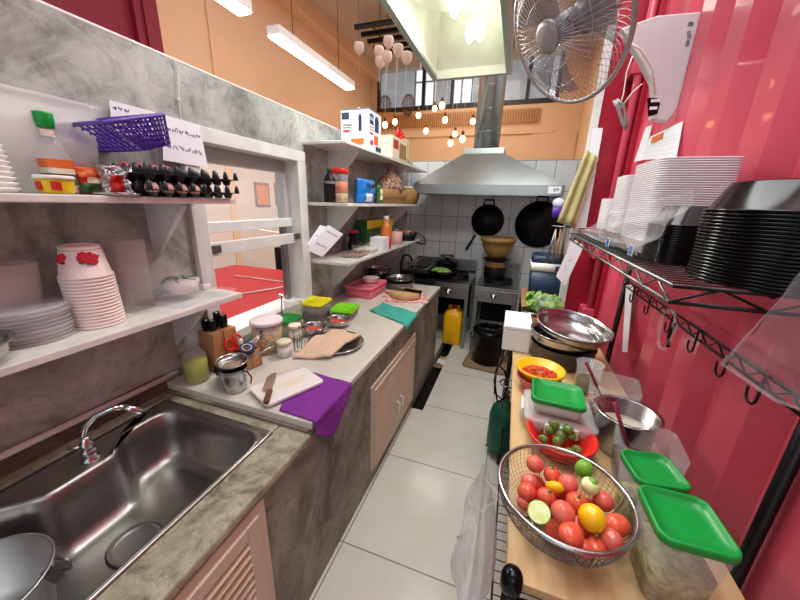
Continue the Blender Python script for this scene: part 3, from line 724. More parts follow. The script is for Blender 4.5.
# utensil box with scissors and tape
ub=P(262,355); t=thing('utensil_box','low open wooden box holding red scissors in front of the knife block','wooden box',(-1.095,1.035,ZC),rz=-.25)
b=MB(); w=.042; d=.052; h=.085
b.box(-w,w,-d,-d+.006,0,h); b.box(-w,w,d-.006,d,0,h); b.box(-w,-w+.006,-d,d,0,h); b.box(w-.006,w,-d,d,0,h); b.box(-w,w,-d,d,0,.006); b.build('box_body','woodlt',t)
t=thing('scissors','scissors with red plastic handles standing in the low wooden box','scissors',(-1.12,1.02,ZC+.07),rot=(.15,-.25,0))
for s,nm in ((-1,'left'),(1,'right')):
    b=MB(); b.tube([(.0+.004*s,.021*s+.019*math.cos(a),.055+.027*math.sin(a)) for a in [k*2*PI/16 for k in range(16)]],.0058,8,closed=True); b.tube([(0,.012*s,.03),(0,0,.01)],.0055,8); b.build('finger_loop','redp',t)
b=MB(); b.box(-.001,.001,-.008,.008,-.06,.015); b.build('blade','steel',t)
t=thing('adhesive_tape','roll of blue tape lying on top of the low wooden box','tape roll',(-1.075,1.025,ZC+.088),rot=(.2,.35,0))
b=MB(); b.lathe([(.022,0),(.032,0),(.033,.002),(.033,.02),(.032,.022),(.022,.022),(.021,.02),(.021,.002)],n=28,cap0=False,cap1=False); b.build('tape_body','bluecloth',t)
b=MB(); b.lathe([(.018,.002),(.021,.001),(.021,.021),(.018,.02)],n=28,cap0=False,cap1=False); b.build('core','milky',t)
t=thing('meat_tongs','steel tongs leaning on the low wooden box beside the scissors','tongs',(-1.085,1.07,ZC+.09),rot=(0,0,.3))
b=MB(); b.tube([(.0,-.04,.0),(.01,.02,.03),(.02,.07,.05)],.004,6); b.tube([(.012,-.04,.0),(.02,.02,.028),(.02,.07,.05)],.004,6); b.build('arm','steel',t)
b=MB(); b.lathe([(0,0),(.009,0),(.009,.055),(.007,.06),(0,.06)],(-.03,-.04,-.01),14); b.build('white_tip','whiteplastic',t)
# round tub of noodles
c=P(262,345); t=thing('noodle_tub','tall clear round tub full of dry noodles with a cloudy lid','food tub',(-1.115,1.205,ZC))
b=MB(); b.lathe([(0,0),(.062,0),(.074,.16),(.072,.16),(.060,.003),(0,.003)],n=36); b.build('tub','clearp',t)
b=MB(); b.lathe([(0,.004),(.060,.004),(.071,.125),(.05,.133),(0,.137)],n=36); b.build('noodles','noodle',t)
b=MB(); b.lathe([(.074,.156),(.079,.156),(.080,.168),(.073,.174),(.06,.172),(0,.172)],n=36); b.build('lid','milky',t)
# two jars
def jar(label,x,y,r,h,fill,lidm='labcrm',fm='whiteplastic'):
    t=thing('glass_jar',label,'jar',(x,y,ZC))
    b=MB(); b.lathe([(0,0),(r,0),(r,h*.82),(r*.8,h*.9),(r*.8,h)],n=28,cap1=False); b.build('glass_body','glass',t)
    b=MB(); b.lathe([(0,.003),(r*.94,.003),(r*.94,h*fill),(0,h*fill)],n=28); b.build('contents',fm,t)
    b=MB(); b.lathe([(0,h),(r*.95,h*.93),(r*.97,h*1.05),(r*.9,h*1.09),(0,h*1.09)],n=28); b.build('lid',lidm,t)
c=P(281,358); jar('glass jar of white powder with a cream lid in front of the noodle tub',c.x,c.y+.03,.037,.075,.7)
c=P(293,342); jar('glass jar with a pale yellow lid behind the white powder jar',c.x-.005,c.y+.03,.036,.085,.6,'labcrm','labcrm')
# little steel caddy
c=P(297,350); t=thing('steel_caddy','small dark wire caddy of spoons between the jars and the chili bowl','caddy',(c.x+.01,c.y+.01,ZC))
b=MB(); b.lathe([(.028,0),(.03,.07)],n=10,cap0=True,cap1=False); b.build('wire_basket','blackm',t,wire=.003)
for k in range(3):
    b=MB(); a=k*2.1; b.tube([(.01*math.cos(a),.01*math.sin(a),.01),(.028*math.cos(a),.028*math.sin(a),.10)],.0025,6); b.sphere((.03*math.cos(a),.03*math.sin(a),.108),(.008,.004,.013),8,6); b.build('spoon','steel',t)
# rectangular food boxes
def foodbox(label,c,w,d,h,lid,fill,fm,rz=0,cat='food container',body='clearp',lh=.012,z=ZC,name='food_container',taper=.86,tilt=None):
    t=thing(name,label,cat,(c[0],c[1],z),rz=rz,rot=tilt)
    b=MB(); b.rr([(w*taper,d*taper,.018,0),(w*.98,d*.98,.02,h),(w*.95,d*.95,.02,h),(w*taper*.97,d*taper*.97,.018,.003)],n=4); b.build('box_body',body,t)
    if fill:
        ff=fill; b=MB(); b.rr([(w*taper*.95,d*taper*.95,.016,.004),(w*(taper+(.97-taper)*ff)*.965,d*(taper+(.97-taper)*ff)*.965,.018,h*ff),(w*.5,d*.5,.018,h*ff*1.04)],n=4); b.build('contents',fm,t)
    if lid:
        b=MB(); b.rr([(w*.98,d*.98,.022,h-.002),(w*1.03,d*1.03,.024,h),(w*1.03,d*1.03,.024,h+lh*.7),(w*1.0,d*1.0,.022,h+lh),(w*.93,d*.93,.02,h+lh),(w*.91,d*.91,.02,h+lh*.55),(w*.4,d*.4,.02,h+lh*.55)],n=5); b.build('lid',lid,t)
    return t
foodbox('clear box with dark green lid and greenish food behind the jars',at(288,318,'z',.895).xy,.12,.14,.085,'green',.7,'greenliq',.1)
can=thing('clear_canister','tall open clear canister behind the dark green lidded box','canister',(-1.20,1.53,ZC)); MB().rr([(.08,.07,.012,0),(.09,.08,.012,.17),(.086,.076,.012,.17),(.077,.067,.012,.003)],n=4).build('canister_body','clearp',can)
MB().rr([(.076,.066,.012,0.003),(.08,.07,.012,.085)],n=4).build('liquid','greenliq',can)
foodbox('clear box of dark sauce with a yellow lid by the hatch corner',at(316,301,'z',.93).xy,.15,.18,.12,'yel',.55,'broth',.1)
foodbox('low clear box with a bright lime green lid beside the chili bowls',at(345,307,'z',.87).xy,.16,.18,.055,'lime',.6,'teabag',.15)
t=thing('steel_ladle','steel ladle standing upright in the hatch corner behind the boxes','ladle',(-1.24,1.46,ZC))
b=MB(); b.tube([(0,0,.0),(.0,0.02,.2)],.004,8); b.lathe([(0,0),(.02,.004),(.026,.012)],(0,.02,.2),16,cap1=False,X=tr(0,0,.0)); b.build('body','steel',t)
# chili bowls
def heap(name,label,loc,r,h,m,n,rs,seed,kind='stuff',el=2.2,cat='food'):
    rnd=random.Random(seed); b=MB()
    for k in range(n):
        a=rnd.uniform(0,2*PI); q=r*math.sqrt(rnd.random()); z=h*(1-(q/r)**2)+rnd.uniform(-.2,.4)*rs
        Xm=tr(q*math.cos(a),q*math.sin(a),z)@rotZ(rnd.uniform(0,6))@rotX(rnd.uniform(-.5,.5))
        b.sphere((0,0,0),(rs*el,rs,rs),7,5,X=Xm)
    o=b.build(name,m); place(o,loc); return tag(o,label,cat,kind=kind)
c=P(314,334); t=thing('steel_bowl','steel bowl of chopped red chili nearest the chopping board','bowl',(c.x-.005,c.y+.012,ZC)); b=MB(); b.lathe(bowlp(.070,.045,.035),n=40); b.build('body','steel',t)
heap('chopped_chili','chopped red chili filling the nearer steel bowl on the worktop',(c.x-.005,c.y+.012,ZC+.018),.052,.012,'chili',130,.004,1)
c=P(336,326); t=thing('steel_bowl','steel bowl of chopped red chili behind, nearer the lime green lid','bowl',(c.x+.01,c.y+.01,ZC)); b=MB(); b.lathe(bowlp(.072,.045,.035),n=40); b.build('body','steel',t)
heap('chopped_chili','chopped red chili in the farther steel bowl beside the lime green lid',(c.x+.01,c.y+.01,ZC+.018),.052,.010,'chili',110,.004,2)
# tray + tan cloth
c=P(328,356); cc=(-.84,1.40); t=thing('steel_tray','large round steel tray under the tan towel','tray',(cc[0],cc[1],ZC)); b=MB(); b.lathe([(0,0),(.115,0),(.145,.016),(.152,.018),(.152,.020),(.143,.019),(.113,.003),(0,.003)],n=48); b.build('body','steel',t)
def cloth(name,label,m,fn,nu=26,nv=26,thick=.005,cat='cloth'):
    b=MB(); b.grid(fn,nu,nv); o=b.build(name,m,solid=thick); return tag(o,label,cat)
def tan(u,v):
    c1=[(-.945,1.17),(-.77,1.235),(-.745,1.51),(-.93,1.52)]
    x=(1-u)*(1-v)*c1[0][0]+u*(1-v)*c1[1][0]+u*v*c1[2][0]+(1-u)*v*c1[3][0]; y=(1-u)*(1-v)*c1[0][1]+u*(1-v)*c1[1][1]+u*v*c1[2][1]+(1-u)*v*c1[3][1]
    z=ZC+.028+.016*math.exp(-((v-.5)/.16)**2)+.004*math.sin(9*u+5*v)+.003*math.sin(14*v-3*u)
    d=math.hypot(x-cc[0],y-cc[1])
    if d>.15: z-=min(.02,(d-.15)*.35)
    return (x,y,z)
cloth('folded_towel','folded tan terry towel lying over the round steel tray','tancloth',tan,thick=.012)
# board, knife, purple cloth
def board_pt(u,v):
    c=[P(270,409),P(248,391),P(308,373),P(322,384)]
    return c
c=[P(269,411),P(247,391),P(306,371),P(323,384)]
ctr=sum(c,Vector())/4; d1=((c[3]-c[0])+(c[2]-c[1]))/2; ang=math.atan2(d1.y,d1.x); Lb=d1.length; Wb=((c[1]-c[0])+(c[2]-c[3])).length/2
t=thing('chopping_board','white plastic chopping board on the purple cloth','chopping board',(ctr.x,ctr.y,ZC+.008),rz=ang)
b=MB(); b.rr([(Lb,Wb,.018,0),(Lb,Wb,.018,.012)],n=5,sm=False); b.build('board','whiteplastic',t,bev=.002)
b=MB(); b.prism([(.06*math.cos(a)*(1+.25*math.sin(3*a)),.03*math.sin(a)*(1+.3*math.cos(2*a))) for a in [k*PI/12 for k in range(24)]],.0006,X=tr(.02,0,.012)); b.build('food_stain','labcrm',t)
k1=P(266,402,ZC+.03); k2=P(275,374,ZC+.03); dv=k2-k1; ka=math.atan2(dv.y,dv.x); kl=dv.length
t=thing('cleaver_knife','wide steel knife with a brown wooden handle on the white chopping board','knife',(k1.x,k1.y,ZC+.022),rz=ka)
b=MB(); b.rr([(kl*.42,.02,.008,0),(kl*.42,.022,.008,.008),(kl*.4,.018,.008,.014)],c=(kl*.2,0,0),n=4); b.build('handle','wooddk',t)
b=MB(); b.prism([(kl*.4,-.006),(kl*.4,.012),(kl*.45,.03),(kl*.9,.03),(kl*1.05,.012),(kl*1.08,-.004),(kl*.7,-.008)],.0016,z=.005); b.build('blade','steel',t)
def purp(u,v):
    # lies on the worktop and falls over the front edge at x = -0.588
    c=[P(270,411),P(290,363),P(346,377),P(318,402)]
    c=[Vector((-.70,.80,0)),Vector((-.92,1.02,0)),Vector((-.80,1.16,0)),Vector((-.40,1.12,0)),]
    a=Vector((-.735,.815,0)); bq=Vector((-.86,1.10,0)); cq=Vector((-.44,1.07,0)); dq=Vector((-.44,.80,0))
    p=a*(1-u)*(1-v)+bq*(1-u)*v+cq*u*v+dq*u*(1-v)
    ex=-.584; z=ZC+.003+.0015*math.sin(20*u+9*v); x=p.x; y=p.y+.0
    if x>ex:
        s=x-ex; lim=.045+.085*math.exp(-((y-.90)/.07)**2); s=s/.144*lim; z=ZC+.003-s*.98*(1+.0); x=ex+.008+.008*math.sin(26*y+1)*min(1,s/.05)+.01*min(1,s/.1)
        z-= .0
    return (x,y,z)
cloth('purple_cloth','purple cloth under the chopping board, hanging over the worktop edge','purplecloth',purp,40,30,.003)
def teal(u,v):
    c=[P(372,311),P(388,304),P(414,312),P(408,326)]
    c=[Vector((-.90,1.98,0)),Vector((-.88,2.18,0)),Vector((-.56,2.06,0)),Vector((-.54,1.80,0))]
    p=c[0]*(1-u)*(1-v)+c[1]*(1-u)*v+c[2]*u*v+c[3]*u*(1-v)
    x=p.x; z=ZC+.004+.003*math.sin(12*u+7*v)+.002
    if x>-.584: s=x+.584; z-=s; x=-.58+.01
    return (x,p.y,z)
cloth('teal_cloth','teal cloth lying at the front edge of the worktop','tealcloth',teal,24,20,.004)
# far end of worktop
t=foodbox('pink plastic storage box at the wall side of the worktop, under a white bowl',(-1.12,2.40),.24,.34,.075,'pink',0,None,.0,'storage box','pink',.016,name='pink_box',taper=.95)
t=thing('white_bowl','small white bowl on the pink box','bowl',(-1.10,2.44,ZC+.086)); b=MB(); b.lathe(bowlp(.062,.045,.03),n=32); b.build('body','whiteplastic',t)
tag(place(MB().rr([(.36,.30,.004,0),(.36,.30,.004,.005)],n=2,sm=False).build('checked_cloth','redcheck'),(-.78,2.42,ZC),.3),'red checked cloth under the round wooden board','cloth')
t=thing('round_wooden_board','thick round wooden chopping block on the red checked cloth','chopping block',(-.78,2.43,ZC+.006)); b=MB(); b.lathe([(0,0),(.125,0),(.13,.006),(.13,.04),(.125,.046),(0,.046)],n=40); b.build('block','wood',t)
t=thing('long_knife','long black handled knife lying across the round chopping block','knife',(-.86,2.44,ZC+.055),rz=-.15)
b=MB(); b.rr([(.15,.028,.008,0),(.15,.028,.008,.018)],c=(.15,.0,0),n=4); b.build('handle','black',t)
b=MB(); b.prism([(-.12,0),(-.08,-.025),(.08,-.025),(.08,.02),(-.08,.016)],.002,z=.006); b.build('blade','steel_dull',t)
def sbowl(label,x,y,z,r,h,name='steel_bowl',m='steel'):
    t=thing(name,label,'bowl',(x,y,z)); b=MB(); b.lathe(bowlp(r,h,r*.45),n=36); b.build('body',m,t); return t
# low black rack at the worktop's far end carrying pans
t=thing('black_burner_shelf','low black metal shelf against the wall beyond the pink box','metal shelf',(-1.12,2.76,ZC))
b=MB(); b.box(-.17,.16,-.12,.13,.06,.075); b.build('plate','blackm',t)
for sx in (-.15,.14):
    for sy in (-.1,.11):
        b=MB(); b.box(sx-.01,sx+.01,sy-.01,sy+.01,0,.06); b.build('leg','blackm',t)
sbowl('steel bowl holding a smaller one on the low black metal shelf',-1.16,2.76,ZC+.076,.12,.07)
sbowl('smaller steel bowl nested in the bowl on the low black metal shelf',-1.16,2.76,ZC+.105,.10,.055)
sbowl('shiny steel bowl left of the round chopping block, topmost of two',-.93,2.70,ZC+.045,.12,.05)
sbowl('shiny steel bowl left of the round chopping block, lower of two',-.93,2.70,ZC,.13,.06,'steel_bowl','steel_dull')
# ================================================================ BENCH AND WIRE RACK ON THE RIGHT
ZB=.801
t=thing('wire_rack','black wire rack with a wooden work surface and a high shelf along the red wall','rack',(0,0,0))
b=MB(); b.box(.075,.535,.53,2.1,.776,.80); b.build('wooden_board','wood',t,bev=.002)
for x,y,h in ((.083,.515,.83),(.083,2.08,.775),(.608,.79,1.46),(.608,2.0,1.46)):
    b=MB(); b.tube([(x,y,0),(x,y,h)],.0135 if h>1 else .015,12); 
    b.build('post','blackm',t)
    if h==.83:
        q=MB(); q.lathe([(0,h-.03),(.021,h-.03),(.022,h-.022),(.022,h),(.018,h+.012),(.008,h+.017),(0,h+.018)],(x,y,0),20); q.build('post_cap','black',t)
def truss(mb,p,q,dz,r=.004,step=.07,zr=.0028):
    p=Vector(p);q=Vector(q); mb.tube([p,q],r,8); mb.tube([p+Vector((0,0,-dz)),q+Vector((0,0,-dz))],r,8)
    L=(q-p).length; n=max(2,int(L/step)); pts=[]
    for k in range(n+1):
        pt=p+(q-p)*(k/n); pts.append(pt+Vector((0,0,0 if k%2 else -dz)))
    mb.tube(pts,zr,6)
b=MB(); truss(b,(.30,.735,1.412),(.30,2.04,1.412),.032); b.build('front_truss','steel_dull',t)
b=MB(); truss(b,(.30,.735,1.412),(.60,.735,1.412),.032); b.build('end_truss','blackm',t)
b=MB(); truss(b,(.30,2.04,1.412),(.60,2.04,1.412),.032); b.build('end_truss','blackm',t)
b=MB(); b.tube([(.60,.735,1.412),(.60,2.04,1.412)],.004,8)
for k in range(1,47): 
    y=.735+1.305*k/47; b.tube([(.30,y,1.414),(.60,y,1.414)],.0018,5)
b.tube([(.45,.735,1.408),(.45,2.04,1.408)],.004,6)
b.build('shelf_wires','blackm',t)
b=MB(); truss(b,(.60,.79,1.187),(.60,2.0,1.187),.03,step=.045); b.build('hook_rail','blackm',t)
b=MB(); truss(b,(.083,.515,.772),(.083,2.08,.772),.03); b.build('lower_rail','blackm',t)
b=MB(); truss(b,(.083,.515,.772),(.608,.56,.772),.03); b.build('lower_rail','blackm',t)
b=MB(); 
for k in range(40): y=.52+1.6*k/39; b.tube([(.083,y,.25),(.608,y,.25)],.002,5)
b.tube([(.083,.5,.25),(.083,2.08,.25)],.004,6); b.tube([(.608,.5,.25),(.608,2.12,.25)],.004,6)
b.build('bottom_shelf','blackm',t)
b=MB(); b.tube([(.083,.515,.60),(.20,.50,.72),(.3,.52,.66)],.006,8); b.build('rack_brace','blackm',t)
# hooks
G='black hooks on the rail along the red wall'; h0=None
hk=[('first black hook at the far end of the rail, beside the tall post',642,0),('second black hook from the far end of the rail',657,0),('third black hook, just behind the loop of clear film',676,0),('fourth black hook, right of the loop of clear film',700,0),('nearest fully visible black hook on the rail, before the hanging bag',733,0),('black hook partly under the hanging clear bag',762,0)]
ys=[1.80,1.60,1.38,1.20,1.035,.90]
for (lab,_,_),y in zip(hk,ys):
    if h0 is None:
        b=MB(); b.tube([(.0,0,.0),(-.008,0,.004),(-.011,0,-.002),(-.011,0,-.06)]+[(-.011,.018-.018*math.cos(a),-.06-.02*math.sin(a)) for a in [PI*k/8 for k in range(1,9)]]+[(-.011,.038,-.045)],.0032,8)
        h0=tag(b.build('hook','blackm'),lab,'hook',G); o=h0
    else: o=h0.copy(); COL.objects.link(o); o['label']=lab
    o.location=(.60,y,1.19)
# ---- colander with tomatoes
CX,CY=.187,.70
t=thing('mesh_colander','large steel mesh colander full of tomatoes on the wooden bench','colander',(CX,CY,ZB))
R,HH=.146,.105
def cr(f): # radius at height fraction
    return .065+(R-.065)*math.sin(f*PI/2)**.8
b=MB(); prof=[(cr(k/12),.012+(HH-.012)*(1-math.cos(k/12*PI/2))*1.0) for k in range(13)]
rings=[[(r*math.cos(2*PI*k/72),r*math.sin(2*PI*k/72),z) for k in range(72)] for r,z in [(.02,.011),(.035,.011),(.05,.011)]+prof]
b.loft(rings,0,True,False,False); b.build('mesh_bowl','steel_dull',t,wire=.0016)
b=MB(); b.lathe([(.060,0),(.066,0),(.067,.014),(.062,.014)],n=40,cap0=False,cap1=False); b.build('foot_ring','steel',t)
b=MB(); b.tube([(R*math.cos(a),R*math.sin(a),HH) for a in [2*PI*k/56 for k in range(56)]],.0055,10,closed=True); b.build('rim','steel',t)
for a in (.3,.3+PI/2,.3+PI,.3+1.5*PI): b=MB(); b.tube([(cr(k/8)*1.01*math.cos(a),cr(k/8)*1.01*math.sin(a),.012+(HH-.012)*(1-math.cos(k/8*PI/2))) for k in range(9)],.0016,5); b.build('rib_wire','steel',t)
def fruit(name,label,cat,px,py,z,r,m,el=(1,1,.92),calyx=False,rz=0,grp=None):
    r*=.93; p=at(px,py,'z',z); o=thing(name,label,cat,tuple(p),group=grp,rot=(random.uniform(-.3,.3),random.uniform(-.3,.3),rz))
    b=MB(); b.lathe([(r*el[0]*math.sin(PI*k/14)*(1-.0*k),-r*el[2]*math.cos(PI*k/14)-(0.10*r if k==14 else 0)) for k in range(15)],n=24,sy=el[1]/el[0]); b.build('flesh',m,o)
    if calyx:
        b=MB(); b.tube([(0,0,r*el[2]*.9),(.003,0,r*el[2]+.008)],.0022,6)
        for k in range(5):
            a=k*1.256; b.tube([(0,0,r*el[2]*.93),(r*.45*math.cos(a),r*.45*math.sin(a),r*el[2]*.9)],[.0025,.0008],5)
        b.build('stalk','stem',o)
    return o
G='tomatoes in the mesh colander'
random.seed(3)
TM=[(535,464,.910,.0235,'topmost tomato at the far left of the colander'),(552,475,.90,.022,'tomato right of the topmost one in the colander, near the far rim'),(529,482,.905,.021,'tomato at the left edge of the colander, above a darker one'),
(527,492,.895,.024,'dark red tomato at the left edge of the colander'),(568,484,.905,.0245,'dark pink tomato in the upper middle of the colander'),(546,497,.90,.0225,'orange red tomato left of the centre of the colander'),
(563,513,.915,.027,'large tomato in the middle of the colander, right of the left lime half'),(577,503,.90,.026,'tomato behind the large middle one in the colander'),(603,501,.885,.025,'dark tomato right of the peeled lime in the colander'),
(571,534,.905,.026,'long tomato at the near side of the colander, under the large middle one'),(577,526,.885,.022,'orange tomato left of the yellow fruit in the colander'),(596,548,.885,.021,'pink tomato at the near rim of the colander'),
(611,540,.895,.024,'pale red tomato nearest the colander rim at the right'),(617,525,.89,.025,'red tomato at the right edge of the colander, beside the yellow fruit'),(524,503,.875,.018,'small tomato half hidden at the left of the colander'),(584,549,.88,.02,'small pink tomato beside the near rim of the colander')]
for k,(px,py,z,r,lab) in enumerate(TM):
    long=k in (9,13,11)
    fruit('tomato',lab,'tomato',px,py,z-.008,r,'tomato' if k%2 else 'tomato2',(1.25,1,.85) if long else (1,1,.95),k in (1,5,7),.6 if k==13 else 1.2,G)
# lower tomatoes showing between the upper ones
G2='lower tomatoes in the colander'
for k,(dx,dy) in enumerate(((-.06,0),(0,.05),(.05,-.04),(-.01,-.06),(.07,.03),(0,0),(-.05,.06))):
    o=thing('tomato','tomato lying under the others at the bottom of the mesh colander','tomato',(CX+dx,CY+dy,ZB+.014+.027),group=G2); b=MB(); b.sphere((0,0,0),(.026,.026,.024),18,12); b.build('flesh','tomato',o)
fruit('lime','whole green lime at the far side of the colander','lime',584,469,.902,.023,'limef',(1,1,1.1))
o=fruit('peeled_lime','pale peeled lime right of the middle of the colander','lime',590,486,.905,.022,'limecut',(1,1,.95))
b=MB(); b.sphere((0,0,.012),(.012,.012,.011),10,8); b.build('peel','limef',o)
def half(label,px,py,z,r,rot):
    p=at(px,py,'z',z); o=thing('lime_half',label,'lime',tuple(p),rot=rot)
    b=MB(); b.lathe([(r*math.sin(PI/2*k/8),-r*math.cos(PI/2*k/8)) for k in range(9)],n=24); b.build('peel','limef',o)
    b=MB(); b.lathe([(0,.0008),(r*.93,.0008)],n=24,cap1=False); b.build('cut_face','limecut',o)
half('cut lime half at the left side of the colander, showing its flesh',539,512,.905,.024,(.5,-.25,0))
fruit('yellow_tomato','bright yellow fruit with a green stalk in the right of the colander','yellow fruit',592,518,.912,.029,'yelpep',(1,1,1.08),False)
yf=bpy.data.objects['yellow_tomato']; MB().tube([(.004,-.022,-.008),(.004,-.030,-.006),(.0,-.036,-.002)],.003,6).build('stalk','stem',yf)
fruit('yellow_pepper_piece','small mottled yellow piece between the tomatoes left of centre','yellow fruit',555,487,.89,.018,'yelpep',(1.3,.8,.8))
# ---- red basket with green tomatoes
t=thing('red_basket','red plastic basket of green tomatoes behind the mesh colander','basket',(.222,.985,ZB))
b=MB(); b.lathe([(0,0),(.07,0),(.098,.052),(.104,.056),(.104,.062),(.094,.058),(.067,.004),(0,.004)],n=44); b.build('body','redp',t)
for k in range(24):
    pass
rnd=random.Random(5); g0=None; G='green tomatoes in the red basket'
gp=[(0,0,2),(.03,.01,2),(-.03,.015,2),(.01,.038,2),(-.012,-.034,2),(.045,-.03,1),(-.05,-.015,1),(.05,.035,1),(-.04,.045,1),(.02,-.05,1),(-.02,.02,3),(.02,.01,3)]
for k,(dx,dy,l) in enumerate(gp):
    if g0 is None:
        g0=thing('green_tomato','small green tomato with stalk in the red plastic basket','green tomato',(0,0,0),group=G); b=MB(); b.sphere((0,0,0),(.0165,.0165,.0155),16,10); b.build('flesh','gtom',g0)
        b=MB()
        for q in range(5): b.tube([(0,0,.015),(.011*math.cos(q*1.26),.011*math.sin(q*1.26),.0165)],[.0018,.0006],5)
        b.build('stalk','stem',g0); o=g0
        o.location=(.222+dx,.985+dy,ZB+.004+.012+.02*l-.006)
    else: dup(g0,(.222+dx,.985+dy,ZB+.01+.02*l),rz=k,rot=(rnd.uniform(-.8,.8),rnd.uniform(-.8,.8),k))
# ---- clear clip box + small green lid box on it
t=thing('clip_box','low clear clip-lock box with white flaps under the small green lidded box','food container',(.225,1.11,ZB))
b=MB(); b.rr([(.19,.17,.02,0),(.215,.19,.025,.055),(.20,.18,.02,.055),(.18,.16,.02,.003)],n=4); b.build('box_body','cloudp',t)
b=MB(); b.rr([(.22,.195,.025,.055),(.225,.20,.025,.058),(.225,.20,.025,.066),(.20,.18,.02,.068)],n=4); b.build('lid','cloudp',t)
b=MB(); b.box(-.05,.05,-.108,-.101,.03,.066); b.build('clip_flap','whiteplastic',t,bev=.002)
b=MB(); b.box(-.122,-.114,-.04,.04,.03,.066); b.build('clip_flap','whiteplastic',t,bev=.002)
foodbox('small clear box with a bright green lid stacked on the clip-lock box',(.215,1.115),.165,.15,.045,'green',.8,'labcrm',-.06,lh=.016,z=ZB+.069)
# ---- yellow basket in pink bowl
t=thing('pink_bowl','pink plastic bowl under the yellow basket of chilies','bowl',(.175,1.345,ZB)); b=MB(); b.lathe([(0,0),(.06,0),(.086,.055),(.09,.057),(.09,.060),(.083,.058),(.057,.004),(0,.004)],n=40); b.build('body','pink',t)
t=thing('yellow_basket','yellow plastic basket of dried red chilies near the white foam box','basket',(.178,1.35,ZB+.042)); b=MB(); b.lathe([(0,0),(.06,0),(.088,.042),(.097,.046),(.098,.056),(.090,.056),(.057,.004),(0,.004)],n=40); b.build('body','yellow',t)
heap('dried_chilies','dried red chilies filling the yellow plastic basket',(.178,1.35,ZB+.066),.068,.02,'chili',150,.004,4,el=3.4)
# ---- steel bowls
sx,sy=.315,1.68
t=thing('brown_pot','wide dark metal pot under the two steel bowls','pot',(sx-.01,sy,ZB)); b=MB(); b.lathe([(0,0),(.125,0),(.14,.01),(.148,.085),(.152,.09),(.152,.094),(.143,.09),(.13,.012),(0,.01)],n=44); b.build('body','clay',t)
t=thing('steel_bowl','deep steel bowl between the dark pot and the tilted bowl','bowl',(sx-.015,sy,ZB+.055)); b=MB(); b.lathe(bowlp(.15,.10,.06),n=48); b.build('body','steel',t)
t=thing('steel_bowl','wide shiny steel bowl tilted on top of the bowl stack','bowl',(sx+.01,sy,ZB+.118),rot=(.12,.10,0)); b=MB(); b.lathe(bowlp(.165,.085,.06),n=56); b.build('body','steel',t)
# ---- foam box
t=thing('foam_box','white foam box standing at the bench edge beyond the yellow basket','foam box',(.105,1.82,ZB))
b=MB(); b.box(-.09,.05,-.13,.14,0,.12); b.build('box_body','foam',t,bev=.006)
b=MB(); b.box(-.092,.052,-.132,.142,.12,.142); b.build('lid','foam',t,bev=.006)
# ---- jug, containers, pot
t=thing('glass_jug','small clear jug behind the open clear containers','jug',(.37,1.40,ZB)); b=MB(); b.lathe(hollow(.042,.05,.13,.003,.003),n=28); b.build('glass_body','glass',t)
b=MB(); b.lathe([(0,.004),(.038,.004),(.042,.06),(0,.06)],n=24); b.build('contents','broth',t)
foodbox('open clear container with a brown ladle behind the deep steel pot',(.415,1.235),.16,.16,.145,None,.35,'teabag',-.2)
t=thing('deep_steel_pot','deep cylindrical steel pot with a brown ladle in it','pot',(.415,1.075,ZB)); b=MB(); b.lathe([(0,0),(.078,0),(.08,.004),(.082,.125),(.094,.128),(.094,.131),(.079,.129),(.077,.004),(0,.004)],n=44); b.build('body','steel',t)
b=MB(); b.lathe([(0,.07),(.077,.07)],n=32,cap1=False); b.build('contents','labcrm',t)
def ladle(label,base,top,m='maroon'):
    base=Vector(base); top=Vector(top); o=thing('serving_ladle',label,'ladle',tuple(base)); b=MB(); d=top-base; b.tube([(0,0,0),tuple(d*.5),tuple(d)],[.004,.005,.0065],8); b.build('handle',m,o)
    b=MB(); b.sphere((0,0,0),(.018,.018,.012),14,8); b.build('scoop',m,o)
ladle('brown ladle standing in the farther open clear container',(.40,1.22,ZB+.05),tuple(at(586,362,'z',1.0)))
ladle('brown ladle standing in the container beside the deep steel pot',(.40,.95,ZB+.07),tuple(at(614,402,'z',1.0)))
foodbox('open clear container between the steel pot and green lidded boxes',(.425,.925),.15,.15,.145,None,.4,'broth',-.12)
def quadfit(pxs,z):
    q=[at(a,b_,'z',z) for a,b_ in pxs]; c=sum(q,Vector())/4
    wv=(q[1]-q[0]+q[2]-q[3])/2; dv=(q[0]-q[3]+q[1]-q[2])/2; return (c.x,c.y),wv.length,dv.length,math.atan2(wv.y,wv.x)
BK,BKw,BKd,BKa=quadfit([(622.5,448.8),(663.8,454),(699,492),(635.6,480.6)],.97)
FR,FRw,FRd,FRa=quadfit([(635.6,482.5),(705,497.5),(750,563),(664,537)],.982)
print('QF',BK,BKw,BKd,BKa,FR,FRw,FRd,FRa)
foodbox('large clear box with a green lid, the farther of two at the wall',BK,BKw,BKd,.155,'green',.5,'sprout',BKa,lh=.014,taper=.8)
foodbox('large clear box of pale sprouts with a green lid, the nearest on the bench',FR,FRw,FRd,.165,'green',.55,'sprout',FRa,lh=.016,taper=.8)
